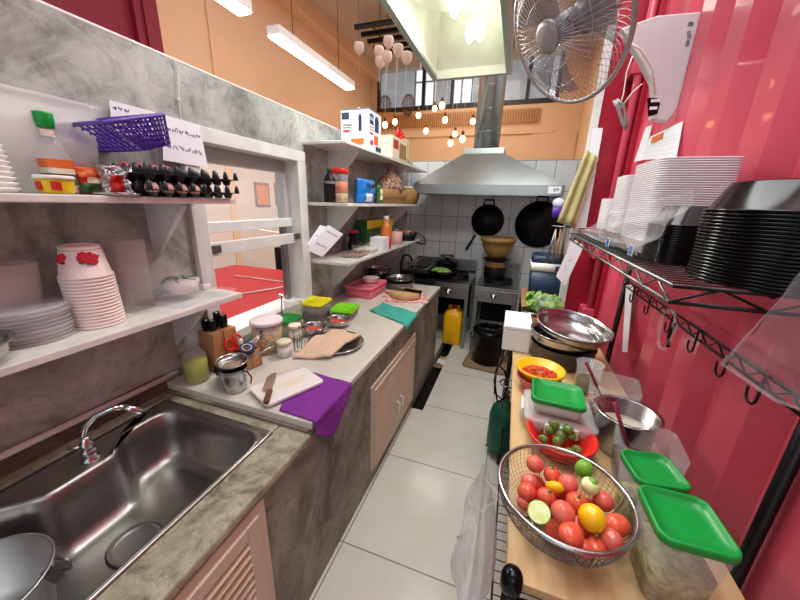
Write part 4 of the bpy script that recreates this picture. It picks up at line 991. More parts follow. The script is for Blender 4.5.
# ---- white takeaway containers on the high shelf
SH=1.4165
def nest(name,labels,cat,grp,ctr,w,d,h,n,dz,m,rad=.03,taper=.8,topm=None,rz=0,round_=False,toph=0,lab_top=None,inv=True):
    t=thing(name,labels,cat,(ctr[0],ctr[1],SH),rz=rz,group=grp)
    b=MB()
    if round_:
        pr=[(w/2,0),(w/2+.003,.001),(w/2+.003,.005),(w/2-.004,.006),(w/2*taper,h),(w/2*taper-.004,h+.002),(w/2*taper-.005,h-.001),(w/2-.008,.004)]
        b.lathe(pr,n=40,cap0=False,cap1=False)
    else:
        pr=[(w,d,rad,0),(w+.006,d+.006,rad,.001),(w+.006,d+.006,rad,.0045),(w-.006,d-.006,rad,.006),(w*taper,d*taper,rad*.8,h),(w*taper-.008,d*taper-.008,rad*.8,h+.001)]
        if m=='milky': pr=[(w*taper,d*taper,rad*.8,0),(w-.006,d-.006,rad,h-.006),(w+.004,d+.004,rad,h-.005),(w+.004,d+.004,rad,h),(w-.008,d-.008,rad,h-.001),(w*taper-.008,d*taper-.008,rad*.7,.001)]
        b.rr(pr,n=5,cap0=False,cap1=True)
    b.build('container_shell',m,t)
    o=t
    for k in range(1,n): o=dup(t,(ctr[0],ctr[1],SH+k*dz),rz=rz)
    return t,o
nest('takeaway_container','white plastic takeaway container in the tallest of three pale stacks on the wire shelf','takeaway container','tallest stack of white takeaway containers',(.47,1.30),.19,.24,.045,38,.0063,'milky')
nest('takeaway_container','white plastic takeaway container in the middle stack on the wire shelf','takeaway container','middle stack of white takeaway containers',(.47,1.60),.17,.15,.045,35,.0063,'milky')
nest('takeaway_container','white plastic takeaway container in the shortest, farthest stack on the wire shelf','takeaway container','shortest stack of white takeaway containers',(.46,1.82),.15,.12,.045,22,.0063,'milky')
# ---- black bowls
t_,last=nest('black_bowl','black plastic bowl in the large near stack at the end of the wire shelf','bowl','large near stack of black bowls',(.49,.835),.245,.245,.055,20,.0067,'black',round_=True,taper=.78)
o=dup(t_,(.49,.835,SH+20*.0067),label='topmost black bowl, upside down on the large near stack'); 
t_,last=nest('black_bowl','black plastic bowl in the smaller stack behind the large one','bowl','smaller stack of black bowls',(.462,1.075),.20,.15,.05,15,.0063,'black',rad=.04,taper=.8)
o=dup(t_,(.462,1.075,SH+15*.0063),label='topmost black bowl, upside down on the smaller stack')
# ---- film bag around the stacks
def film(name,label,pts,nu,nv,cat='plastic bag',m='film',solid=.0008,amp=.012,seed=1):
    r=random.Random(seed); ph=[r.uniform(0,6) for _ in range(4)]; a,b_,c,d=[Vector(p) for p in pts]
    n=(b_-a).cross(d-a).normalized()
    mb=MB(); mb.grid(lambda u,v:tuple(a*(1-u)*(1-v)+b_*u*(1-v)+c*u*v+d*(1-u)*v+n*amp*(math.sin(7*u+ph[0]+4*v)+.6*math.sin(13*v+ph[1]-5*u)+.4*math.sin(19*u+ph[2]))),30,20)
    o=mb.build(name,m,solid=solid); return tag(o,label,cat)
slv=film('plastic_sleeve','long clear film sleeve lying over the white container stacks',[(.33,1.95,1.425),(.32,1.0,1.43),(.35,.90,1.60),(.36,1.9,1.47)],3,3,cat='plastic sleeve',m='bagfilm')
for px,py,l in ((608,242,'left'),(631,250,'right')):
    p=at(px,py,'x',.322); X_=tr(*p)
    b=MB(); b.box(-.001,.0,-.02,.02,-.015,.015,X=X_); t=b.build('label','paper',slv); b=MB(); b.box(-.002,-.001,-.014,.014,-.012,.012,X=X_); b.build('label_print','blue',t)
hb_=film('plastic_bag','clear crinkled plastic bag hanging at the near end of the wire rack',[tuple(at(722,364,'y',.66)),tuple(at(802,275,'y',.62)),tuple(at(830,420,'y',.60)),tuple(at(775,400,'y',.64))],3,3,m='bagfilm3',amp=.008,seed=4)
ec_=[at(722,364,'y',.66),at(802,275,'y',.62),at(830,420,'y',.60),at(775,400,'y',.64)]
b=MB(); b.tube([tuple(q) for q in ec_],.0035,6,closed=True); b.build('bag_hem','film',hb_)
p=at(668,330,'x',.575)
t=thing('clear_film_loop','loop of clear film hanging from the hook rail','film loop',(.57,p.y,p.z))
b=MB(); b.tube([(0.0,.055*math.cos(a)*(1+.1*math.sin(3*a)),.075*math.sin(a)) for a in [2*PI*k/28 for k in range(28)]],[.006+.003*math.sin(k*1.7) for k in range(28)],6,closed=True); b.build('film_ring','bagfilm',t)
b=MB(); b.tube([(0,-.045,.04),(0,-.03,-.01),(0,-.045,-.05)],.006,6); b.build('dark_grip','black',t)
# bag hanging on the aisle side of the bench
t=thing('hanging_bag','thin translucent bag hanging at the aisle side of the bench by the post cap','plastic bag',(.035,.75,.80))
b=MB(); rnd=random.Random(2)
rings=[]
for k in range(12):
    f=k/11; w=.17*(.45+.55*math.sin(PI*min(1,f*1.1+.1))) if f<.9 else .13; dd=.02+.035*math.sin(PI*f); z=-.02-.46*f
    rings.append([(dd*math.cos(a)*(1+.18*math.sin(5*a+6*f))-.03*1,w*math.sin(a)*(1+.10*math.sin(7*a+4*f)),z) for a in [2*PI*q/40 for q in range(40)]])
b.loft(rings,0,True,False,True); b.build('bag_film','bagfilm2',t)
b=MB(); b.tube([(-.03,-.06,-.03),(0.02,-.02,.0),(-.03,.06,-.03)],.003,6); b.build('handle_loop','film',t)
# gas cylinder
t=thing('gas_cylinder','small dark green gas cylinder on the floor at the aisle side of the bench','gas cylinder',(.085,1.84,0))
b=MB(); b.lathe([(0,.05),(.075,.05),(.085,.07),(.088,.1),(.088,.30),(.075,.35),(.04,.38),(.02,.39),(.018,.42),(0,.42)],n=32); b.build('cylinder_body','gasgreen',t)
for k in range(3):
    a=k*2.094+2.6; b=MB(); b.tube([(.07*math.cos(a),.07*math.sin(a),.08),(.095*math.cos(a),.095*math.sin(a),.0)],.008,8); b.build('foot','blackm',t)
b=MB(); b.tube([(.05*math.cos(a),.05*math.sin(a),.52) for a in [2*PI*k/20 for k in range(20)]],.005,6,closed=True)
for a in (0,2.1,4.2): b.tube([(.05*math.cos(a),.05*math.sin(a),.52),(.05*math.cos(a),.05*math.sin(a),.37)],.004,6)
b.build('carrying_ring','steel_dull',t)
b=MB(); b.lathe([(0,.42),(.012,.42),(.012,.45),(.018,.455),(.018,.47),(0,.47)],n=16); b.build('valve','steel_dull',t)
t=thing('black_hose','looped black gas hose hanging from the bench edge above the green cylinder','hose',(.03,1.7,.6))
b=MB(); b.tube([(.02,.3,.12),(0,.2,.08),(-.03,.1,.0),(-.02,.0,-.08),(.03,-.02,-.1),(.05,.08,-.06),(.02,.14,0),(-.02,.1,.05),(-.03,.0,.0),(0,-.05,-.1),(.07,.1,-.14)],.0055,8); b.build('tube','black',t)
# ================================================================ FAR TABLE ON THE RIGHT
t=thing('side_table','narrow wooden topped table carrying the cooler box beyond the red panel','table',(0,0,0))
b=MB(); b.box(.13,.37,2.3,3.2,.775,.80); b.box(.37,.60,2.66,3.2,.775,.80); b.build('table_top','woodlt',t)
for x,y in ((.15,2.33),(.15,3.17),(.58,3.17),(.58,2.70)):
    b=MB(); b.box(x-.015,x+.015,y-.015,y+.015,0,.775); b.build('leg','whiteplastic' if y<2.5 else 'blackm',t)
pz=at(531,296,'z',ZB); y0=2.80
def XX(px,py,y): return at(px,py,'y',y)
q0=XX(528,296,y0); q1=XX(566,262,y0)
zt=XX(531,256,y0).z
t=thing('cooler_box','navy blue cooler box with a white band standing on the far side table','cooler',(.375,y0+.13,ZB))
w=.40;hh=zt-ZB
b=MB(); b.rr([(w*.94,.25,.02,0),(w,.26,.02,hh*.68)],n=4); b.build('box_body','navy',t)
b=MB(); b.rr([(w*1.03,.27,.022,hh*.68),(w*1.03,.27,.022,hh*.86)],n=4); b.build('lid_band','whiteplastic',t)
b=MB(); b.rr([(w*1.02,.265,.022,hh*.86),(w*.98,.25,.03,hh*1.0),(w*.9,.23,.03,hh*1.02)],n=4); b.build('lid_top','navy',t)
b=MB(); b.rr([(.11,.02,.008,hh*.70),(.11,.02,.008,hh*.82)],c=(.03,-.14,0),n=4); b.build('latch','navy',t)
# lettuce bag
lp=at(548,298,'z',ZB)
t=thing('lettuce_bag','clear bag of green lettuce on the side table in front of the cooler','vegetable bag',(.29,2.53,ZB))
rnd=random.Random(11); b=MB()
for k in range(60):
    X_=tr(rnd.uniform(-.11,.09),rnd.uniform(-.09,.09),rnd.uniform(.02,.09))@rotZ(rnd.uniform(0,6))@rotX(rnd.uniform(-1,1))
    b.grid(lambda u,v:((u-.5)*.07,(v-.5)*.07*(1-.5*abs(2*u-1)),.010*math.sin(9*u+5*v)+.02*math.cos(3*(u-.5))),7,6,X=X_)
o=b.build('lettuce_leaves','leaf',t); o['kind']='stuff'
b=MB(); b.sphere((0,0,.062),(.135,.12,.062),24,14); b.build('bag_film','film',t)
sbowl('shallow steel bowl beside the lettuce bag on the side table',.20,2.40,ZB,.075,.03)
# ================================================================ FAR LEFT SHELVES
T1=1.896; T2=1.536; T3=1.156
def pic(parent,name,m,y0,y1,z0,z1,x,th=.0015):
    b=MB(); b.box(x,x+th,y0,y1,z0,z1); return b.build(name,m,parent)
# blender box
bx,by=-1.13,2.42; bh=Z(344,108,-1.02)-T1
t=thing('appliance_box','white and blue printed appliance box on the topmost shelf right of the hatch','box',(bx,by,T1),rz=-.0)
hb=max(.24,min(.36,Z(345,108,-1.03)-T1))
ya=Y(369,130,-1.03); yc=max(ya+.16,Y(381,131,-1.03)); xl=at(341,130,'y',ya).x
w=-1.03-xl; L=yc-ya; hb=at(368,109,'y',ya).z-T1
print('BOX',w,L,hb,ya)
t.location=((-1.03+xl)/2,(ya+yc)/2,T1)
b=MB(); b.box(-w/2,w/2,-L/2,L/2,0,hb); b.build('carton','paper',t,bev=.002)
b=MB(); b.box(-w/2+.005,w/2-.005,-L/2+.005,L/2-.005,hb,hb+.012); b.build('carton_top','grey',t)
b=MB(); b.tube([(0,-.05,hb+.01),(0,-.04,hb+.03),(0,.04,hb+.03),(0,.05,hb+.01)],.006,6); b.build('carry_handle','whiteplastic',t)
f=w/2
pic(t,'logo_patch','navy',-L/2+.01,-L/2+.075,hb-.085,hb-.02,f)
text('logo_lettering','Ote',.032,'paper',t,tr(f+.002,-L/2+.043,hb-.05)@rotZ(PI/2)@rotX(PI/2))
pic(t,'jug_picture','bluecloth',-.01,.06,hb*.52,hb*.85,f); pic(t,'jug_picture_top','navy',0,.05,hb*.85,hb*.92,f)
pic(t,'red_patch','labred',-L/2+.01,-L/2+.07,hb*.42,hb*.47,f)
pic(t,'food_picture','laborg',-.02,.05,.05,.11,f); pic(t,'food_picture','labred',-L/2+.02,-L/2+.07,.04,.07,f)
for k in range(3): pic(t,'printed_line','grey',-L/2+.01,-L/2+.085,hb*.52+k*.018,hb*.52+k*.018+.006,f)
pic(t,'blue_band','navy',L/2-.10,L/2,.0,.04,f)
for (u0,u1,v0,v1,m_) in ((-w*.46,-w*.2,hb*.78,hb*.95,'navy'),(.03,w*.24,hb*.48,hb*.86,'bluecloth'),(.035,w*.22,hb*.86,hb*.9,'navy'),(-w*.42,-w*.18,hb*.46,hb*.52,'labred'),(-w*.42,-w*.1,hb*.62,hb*.66,'grey'),(-w*.42,-w*.14,hb*.56,hb*.59,'grey'),(-.03,.07,hb*.14,hb*.3,'laborg'),(-.10,-.05,hb*.12,hb*.2,'labred')):
    b=MB(); b.box(u0,u1,-L/2-.0015,-L/2,v0,v1); b.build('side_print',m_,t)
# gift hamper
y0,y1=Y(389,150,-1.03),Y(404,150,-1.03)
t=thing('gift_box','pale patterned gift box beside the appliance box on the topmost shelf','box',(-1.10,(y0+y1)/2,T1))
h=Z(385,130,-1.0)-T1; h=max(.15,min(h,.3)); L=y1-y0
b=MB(); b.box(-.1,.1,-L/2,L/2,0,h); b.build('carton','labcrm',t,bev=.003)
pic(t,'red_patch','labred',-L/2+.02,-L/2+.14,h*.45,h*.85,.1); pic(t,'pattern_patch','wickr',-.02,L/2-.03,h*.1,h*.8,.1)
t=thing('ribbon_bow','red ribbon bow on top of the pale gift box','bow',(-1.04,y1-.12,T1+h+.0))
for k in range(5):
    a=k*1.256; b=MB(); b.tube([(0,0,.01),(.03*math.cos(a),.05*math.cos(a),.04+.04*math.sin(a)),(.01*math.cos(a+.5),.07*math.cos(a+.5),.05+.05*math.sin(a+.5)),(0,0,.02)],.011,6); b.build('ribbon_loop','redp',t)
t=thing('clear_packet','clear and green narrow packet standing behind the gift box','packet',(-1.02,y1+.02,T1))
b=MB(); b.box(-.02,.02,-.03,.03,0,.2); b.build('packet_body','clearp',t); b=MB(); b.box(.021,.023,-.028,-.015,0,.17); b.build('green_strip','lime',t)
# middle shelf
def bottle2(label,px,m='black'):
    y=1.91 if px<325 else 2.02; t=thing('dark_bottle',label,'bottle',(-1.15,y,T2)); b=MB()
    b.lathe([(0,0),(.038,0),(.04,.005)]+[(.040-.002*(k%2),.01+.01*k) for k in range(10)]+[(.040,.115),(.038,.14),(.02,.17),(.014,.18),(.014,.195),(0,.195)],n=24); b.build('bottle_body','soot',t)
    b=MB(); b.lathe([(0,.192),(.016,.192),(.016,.208),(0,.21)],n=16); b.build('cap','labgrn',t)
    b=MB(); b.lathe([(.0405,.115),(.0405,.13)],n=24,cap0=False,cap1=False); b.build('label','grey',t)
bottle2('dark ribbed bottle, left of two on the middle shelf by the hatch',323); bottle2('dark ribbed bottle, right of two on the middle shelf by the hatch',331)
y=Y(347,190,-1.05); t=thing('sauce_tub','clear tub of red food with a red lid on the middle shelf','food tub',(-1.10,y,T2))
b=MB(); b.rr([(.085,.085,.02,.0),(.09,.09,.02,.18)],n=4); b.build('tub','clearp',t)
b=MB(); b.rr([(.08,.08,.02,.065),(.083,.083,.02,.13)],n=4); b.build('contents','laborg',t)
b=MB(); b.rr([(.08,.08,.02,.004),(.082,.082,.02,.06)],n=4); b.build('lower_contents','noodle',t)
b=MB(); b.rr([(.095,.095,.02,.18),(.098,.098,.02,.205),(.08,.08,.02,.21)],n=4); b.build('lid','redp',t)
packet('blue_bag','bright blue food bag with a white oval on the middle shelf',365,195,-1.06,.26,.17,.09,'blue',0,0,(('white_oval',(.22,.62,.08,.4),'paper'),('lettering_patch',(.25,.8,.66,.8),'navy')),6,z=T2,wr=.06)
packet('green_packet','small green packet between the blue bag and the rattan basket',379,195,-1.04,.07,.14,.04,'labgrn',0,0,(('print',(.2,.8,.2,.8),'labcrm'),),7,z=T2)
y0,y1=Y(382,195,-1.02),Y(408,195,-1.02)
t=thing('rattan_basket','square woven rattan basket of packets at the far end of the middle shelf','basket',(-1.14,(y0+y1)/2,T2)); L=y1-y0
b=MB(); b.rr([(.2,L*.9,.03,0),(.25,L,.03,.12),(.24,L*.98,.03,.12),(.19,L*.88,.03,.005)],n=4); b.build('woven_body','wickr',t)
t=thing('snack_bag','clear bag of speckled snacks tied at the top in the rattan basket','snack bag',(-1.12,(y0+y1)/2+.1,T2+.08))
b=MB(); b.lathe([(0,0),(.10,.01),(.12,.07),(.09,.14),(.03,.19),(.02,.21),(.05,.25),(0,.25)],n=24,sy=1.4); b.build('bag_body','teabag',t)
b=MB(); b.lathe([(.028,.185),(.03,.2),(.028,.215)],n=16,cap0=False,cap1=False); b.build('red_tie','redp',t)
t=thing('paper_bag','crumpled brown and white paper bag beside the rattan basket','paper bag',(-1.10,y1+.22,T2)); b=MB(); b.lathe([(0,0),(.10,0),(.12,.06),(.13,.12),(.09,.16),(0,.15)],n=14,sy=1.3); b.build('bag_body','wickr',t)
b=MB(); b.sphere((0,0,.15),(.10,.12,.03),12,8); b.build('bag_top','labcrm',t)
# lowest shelf
xs2=-.985
def lp_(px,py,x=-.99): return at(px,py,'x',x)
sheet('pinned_paper','white written sheet leaning off the left end of the lowest shelf, front of two',[lp_(307,250,-1.0),lp_(322,257,-1.0),lp_(343,234,-1.02),lp_(328,225,-1.02)],marks=hw(2,5),thick=.002)
sheet('pinned_paper','white sheet behind the front one at the left end of the lowest shelf',[lp_(307,244,-1.03),lp_(318,252,-1.03),lp_(330,228,-1.05),lp_(320,225,-1.05)],marks=hw(1,6,.2,.8,.5,.5),thick=.002)
foodbox('flat clear tray of pinkish food at the near end of the lowest shelf',(-1.10,2.16),.16,.24,.03,None,.8,'teabag',.1,z=T3)
foodbox('clear tray of food on the lowest shelf behind the flat pack',(-1.13,2.42),.18,.26,.06,None,.5,'labcrm',.1,z=T3)
t=thing('white_carton','small white carton standing on the clear tray of the lowest shelf','carton',(-1.07,2.58,T3)); b=MB(); b.box(-.06,.06,-.09,.09,0,.11); b.build('carton_body','paper',t,bev=.003)
t=thing('crumpled_bag','crumpled clear plastic bag on the lowest shelf in front of the white carton','plastic bag',(-1.04,2.32,T3)); b=MB(); b.sphere((0,0,.045),(.06,.09,.045),16,10); b.build('bag_film','bagfilm',t)
y=Y(352,225,-1.2); t=thing('food_carton','long yellow and green food carton at the back of the lowest shelf','carton',(-1.22,2.85,T3)); b=MB(); b.box(-.05,.05,-.33,.33,0,.24); b.build('carton_body','labgrn',t,bev=.003)
pic(t,'yellow_panel','cardlab',-.33,.33,.17,.24,.05); pic(t,'pale_print','labcrm',-.28,.1,.04,.08,.05)
t=thing('dark_jar','small dark jar at the back of the lowest shelf left of the green carton','jar',(-1.22,2.36,T3)); b=MB(); b.lathe([(0,0),(.04,0),(.045,.06),(.03,.11),(.04,.13),(.04,.15),(0,.15)],n=20); b.build('jar_body','soot',t)
b=MB(); b.lathe([(0,.15),(.04,.15),(.04,.165),(0,.17)],n=20); b.build('lid','labred',t)
y=Y(388,235,-1.03); t=thing('orange_bottle','orange sauce bottle on the lowest shelf right of the green carton','bottle',(-1.05,y,T3)); b=MB(); b.lathe([(0,0),(.045,0),(.048,.01),(.048,.19),(.03,.22),(.022,.23),(.022,.25),(0,.25)],n=24); b.build('bottle_body','amber',t)
b=MB(); b.lathe([(.049,.02),(.049,.09)],n=24,cap0=False,cap1=False); b.build('label','redp',t); b=MB(); b.lathe([(0,.25),(.024,.25),(.022,.28),(0,.28)],n=16); b.build('cap','milky',t)
y=Y(395,235,-1.08); t=thing('pale_bottle','pale spray bottle just right of the orange sauce bottle','bottle',(-1.15,y,T3)); b=MB(); b.lathe([(0,0),(.04,0),(.042,.2),(.015,.24),(.015,.3),(0,.3)],n=20); b.build('bottle_body','cloudp',t)
y=Y(401,232,-1.03); t=thing('storage_jar','clear jar of pinkish food near the far end of the lowest shelf','jar',(-1.08,y,T3)); b=MB(); b.lathe([(0,0),(.06,0),(.065,.11),(.05,.13),(0,.13)],n=24); b.build('jar_body','pinktop',t); b=MB(); b.lathe([(0,.13),(.055,.13),(.055,.15),(0,.15)],n=24); b.build('lid','steel_dull',t)
y=Y(411,232,-1.05); t=thing('garlic_basket','small dark basket of garlic at the far end of the lowest shelf','basket',(-1.10,y,T3)); b=MB(); b.lathe([(0,0),(.09,0),(.12,.08),(.11,.08),(0,.02)],n=24); b.build('basket_body','soot',t)
heap('garlic_cloves','pinkish garlic cloves heaped in the small dark basket',(-1.10,y,T3+.05),.09,.05,'teabag',60,.016,8,el=1.2)
p=at(419,238,'y',3.78); t=thing('wire_strainer','round black wire strainer hanging at the end of the lowest shelf','strainer',tuple(p),rot=(.1,PI/2-.9,0)); b=MB(); b.tube([(.10*math.cos(a),.13*math.sin(a),0) for a in [2*PI*k/28 for k in range(28)]],.006,6,closed=True)
b.build('ring','blackm',t); b=MB(); b.lathe([(.001,-.06),(.04,-.055),(.08,-.03),(.098,0)],n=20,cap0=False,cap1=False,sy=1.3); b.build('mesh','blackm',t,wire=.003)
# curved black tap behind the worktop
p=at(401,268,'y',3.0); t=thing('curved_pipe','thin curved black tap rising beyond the end of the worktop','tap',(p.x,3.0,ZC))
b=MB(); b.tube([(0,0,-.7),(0,0,.18),(.02,0,.24),(.06,0,.26),(.1,0,.24),(.11,0,.2)],.011,8); b.build('pipe','blackm',t)
# ================================================================ STOVES
def stove(label,x0,x1,y0,zt,knobx,mat_='steel_dull'):
    y1=3.96; t=thing('gas_stove',label,'stove',((x0+x1)/2,y0,0)); w=(x1-x0)/2
    b=MB(); b.box(-w,w,0,y1-y0,zt-.03,zt); b.build('top_plate',mat_,t,bev=.004)
    b=MB(); b.box(-w,w,-.008,.02,zt-.16,zt-.03); b.build('front_panel','steel_dull',t,bev=.003)
    b=MB(); b.box(-w,w,y1-y0-.03,y1-y0,zt,zt+.17); b.build('splash_panel','steel_dull',t)
    for sx in (-w+.02,w-.02):
        for sy in (.0,y1-y0-.04):
            b=MB(); b.box(sx-.018,sx+.018,sy,sy+.036,0,zt-.16 if sy==0 else zt-.03); b.build('leg',mat_,t)
    b=MB(); b.box(-w,w,y1-y0-.005,y1-y0,.16,zt-.05); b.box(-w,-w+.004,.04,y1-y0,.16,zt-.05); b.build('back_sheet','soot',t)
    for kx in knobx:
        k=MB(); k.lathe([(0,0),(.034,0),(.034,.012),(.02,.015),(.02,.03),(0,.03)],(0,0,0),20,X=tr(kx,-.008,zt-.085)@rotX(PI/2)); o=k.build('knob_plate','chrome',t)
        k=MB(); k.tube([(kx,-.045,zt-.075),(kx,-.05,zt-.15)],[.012,.008],8); k.build('knob_lever','chrome',o)
    def burner(cx,cy,r):
        b=MB(); b.lathe([(r,0),(r,.02),(r-.02,.024),(r-.03,.01),(.05,.01),(.05,.03),(0,.03)],(cx,cy,zt),28); b.build('burner','cast',t)
        g=MB()
        for k in range(6):
            a=k*PI/3; g.tube([(cx+r*math.cos(a),cy+r*math.sin(a),zt+.04),(cx+.06*math.cos(a),cy+.06*math.sin(a),zt+.035)],.008,6)
        g.tube([(cx+r*math.cos(a),cy+r*math.sin(a),zt+.035) for a in [2*PI*k/24 for k in range(24)]],.008,6,closed=True); g.build('pan_support','cast',t)
    return t,burner
t,bn=stove('left steel gas stove at the back, with a strainer and a pan on it',-1.12,-.37,3.34,.735,(.16,))
bn(-.17,.32,.15); bn(.17,.32,.15)
t2_,bn2=stove('right steel gas stove at the back under the steamer pot',-.31,.12,3.34,.735,(-.02,))
bn2(-.0,.30,.15)
# items on the left stove
sz=.735+.048
t=thing('wok_pan','black pan with green vegetables on the left stove','pan',(-.70,3.55,sz)); b=MB(); b.lathe(bowlp(.17,.05,.09,.004,.004),n=36); b.build('pan_body','soot',t); b=MB(); b.tube([(.16,-.0,.045),(.36,-.03,.065)],.014,8); b.build('handle','black',t)
heap('green_vegetables','chopped green vegetables in the black pan on the left stove',(-.73,3.55,sz+.03),.10,.03,'leaf',60,.012,9,el=2.5)
t=thing('soot_pot','black pot with lid at the back of the left stove','pot',(-.72,3.83,.75)); b=MB(); b.lathe([(0,0),(.11,0),(.12,.01),(.12,.12),(.128,.125),(.125,.135),(.03,.16),(.02,.18),(0,.18)],n=32); b.build('pot_body','soot',t)
b=MB(); b.tube([(.08*math.cos(a),.08*math.sin(a),.20+0*a) for a in [2*PI*k/20 for k in range(20)]],.01,6,closed=True); b.build('top_ring','steel_dull',t)
t=thing('black_grill_pan','wide square black grill plate on the left of the left stove','grill plate',(-1.0,3.50,.79)); b=MB(); b.box(-.14,.16,-.15,.2,0,.02); b.box(-.14,.16,-.15,-.14,0,.035); b.box(-.14,.16,.19,.2,0,.035); b.build('plate','cast',t,bev=.003)
t=thing('wire_skimmer','round wire skimmer lying on the black grill plate','strainer',(-.95,3.62,.87),rot=(.5,-.15,0)); b=MB(); b.tube([(.12*math.cos(a),.12*math.sin(a),0) for a in [2*PI*k/28 for k in range(28)]],.006,6,closed=True); b.tube([(-.1,-.07,0),(-.22,-.2,-.01)],.007,6); b.build('ring_and_handle','steel_dull',t)
b=MB(); b.lathe([(.001,-.05),(.05,-.045),(.09,-.025),(.118,0)],n=26,cap0=False,cap1=False); b.build('mesh','steel_dull',t,wire=.0022)
t=thing('grey_worktop_tray','dark metal tray at the left of the left stove behind the steel bowls','tray',(-.95,3.08,.735)); b=MB(); b.rr([(.42,.42,.03,0),(.46,.46,.03,.02),(.44,.44,.03,.02),(.40,.40,.03,.004)],n=4); b.build('tray_body','soot',t)
t=thing('low_stand','low black stand beyond the worktop carrying the dark tray','stand',(-.95,3.09,0)); b=MB(); b.box(-.3,.22,-.15,.22,.70,.733); b.build('stand_top','blackm',t)
for x in (-.27,.19):
    for y in (-.12,.19):
        b=MB(); b.box(x-.015,x+.015,y-.015,y+.015,0,.70); b.build('leg','blackm',t)
# steamer on the right stove
sx,sy=-.145,3.66
t=thing('steamer_pot','narrow waisted metal pot under the bamboo rice steamer on the right stove','pot',(sx,sy,.775))
b=MB(); b.lathe([(0,0),(.105,0),(.115,.01),(.118,.12),(.10,.15),(.095,.17),(.13,.215),(.135,.215),(.13,.22),(.09,.175),(0,.17)],n=36); b.build('pot_body','soot',t)
b=MB(); b.lathe([(.11,.13),(.115,.15),(.108,.19),(.10,.20)],n=30,cap0=False,cap1=False); b.build('cloth_band','wickerbr',t)
b=MB(); b.tube([(-.13,0,.2),(-.15,0,.22),(-.15,0,.24)],.006,6); b.tube([(.13,0,.2),(.15,0,.22),(.15,0,.24)],.006,6); b.build('lug','steel_dull',t)
t=thing('bamboo_steamer','wide woven bamboo rice steamer basket on the narrow pot','steamer basket',(sx,sy,.775+.222))
b=MB(); b.lathe([(0,0),(.075,.0),(.12,.05),(.155,.11),(.172,.175),(.185,.18),(.187,.22),(.178,.225),(.165,.215),(.14,.12),(0,.05)],n=40); b.build('basket_body','bamboo',t)
b=MB(); b.lathe([(0,.20),(.17,.205),(.172,.212),(0,.222)],n=36); b.build('cloth_cover','brownbox',t)
# woks on the wall
def wok(label,px,py,rpx,tilt=0):
    c=at(px,py,'y',3.93); r=abs(at(px+rpx,py,'y',3.93).x-c.x)
    t=thing('hanging_wok',label,'wok',(c.x,3.985,c.z)); 
    b=MB(); pr=[(r*math.sin(a),-.30*r*(math.cos(a)-math.cos(1.15))/(1-math.cos(1.15))*1.6) for a in [1.15*k/10 for k in range(11)]]
    pr=[(q[0]/math.sin(1.15),q[1]) for q in pr]
    b.lathe(pr+[(r*1.02,.0),(r*1.02,.006),(0,.006)],n=40,X=rotX(PI/2)); b.build('wok_body','soot',t)
    b=MB(); b.tube([(-.06,0,r*.98),(-.05,-.03,r+.05),(.05,-.03,r+.05),(.06,0,r*.98)],.01,8); b.build('handle','blackm',t)
    return t
wok('smaller black wok hanging on the white tiles left of the large one',487,221,16.5)
wok('larger black wok hanging on the white tiles at the right',539,225,25)
p=at(470,243,'y',3.95); t=thing('hanging_spatula','black spatula handle hanging under the smaller wok','spatula',(p.x,3.965,p.z)); b=MB(); b.tube([(.05,0,.10),(-.04,0,-.08)],[.010,.016],8); b.build('handle','black',t)
# under the stoves
p=at(450,348,'z',0); t=thing('yellow_jerrycan','yellow plastic jerrycan with a red cap under the left stove','jerrycan',(-.53,3.50,.001))
H=at(450,310,'y',3.45).z-.16; H=.42
b=MB(); b.rr([(.2,.2,.03,0),(.21,.21,.04,.01),(.21,.21,.04,H*.8),(.18,.18,.05,H*.92),(.10,.10,.04,H*.96),(0.1,.1,.04,H)],n=5); b.build('can_body','yellow',t)
b=MB(); b.tube([(-.06,0,H*.9),(-.06,0,H*1.04),(.06,0,H*1.04),(.06,0,H*.9)],.012,8); b.build('handle','yellow',t); b=MB(); b.lathe([(0,H),(.03,H),(.03,H+.025),(0,H+.03)],n=16); b.build('cap','redp',t)
t=thing('black_bin','black lidded pot standing on brown card under the right stove','pot',(-.10,3.14,.024)); b=MB(); b.lathe([(0,0),(.14,0),(.155,.02),(.165,.30),(.17,.30),(.172,.33),(.165,.34),(.05,.365),(0,.365)],n=36); b.build('pot_body','black',t)
b=MB(); b.tube([(-.165,0,.28),(-.19,0,.27),(-.19,0,.23),(-.165,0,.22)],.008,6); b.tube([(-.03,0,.36),(-.03,0,.39),(.03,0,.39),(.03,0,.36)],.008,6); b.build('handle','blackm',t)
tag(place(MB().rr([(.40,.42,.04,0),(.42,.44,.04,.02),(.40,.42,.04,.02),(.38,.40,.04,.01)],n=3).build('cardboard_mat','brownbox'),(-.10,3.12,.001),-.1),'dirty brown cardboard mat on the floor under the black pot','mat')
rnd=random.Random(4)
for k,(x,y,lab,m_) in enumerate(((-.56,3.10,'crumpled white wrapper in the dark gutter before the jerrycan','paper'),(-.57,3.0,'brown card scrap in the dark gutter, nearest the counter end','brownbox'),(-.535,3.2,'orange paper scrap in the dark gutter near the jerrycan','wood'))):
    b=MB(); b.grid(lambda u,v:((u-.5)*.10,(v-.5)*.12,.008+.012*math.sin(6*u+k)*math.cos(5*v)),6,6); o=b.build('litter_scrap',m_,solid=.002); place(o,(x,y,-.085),k); tag(o,lab,'litter')
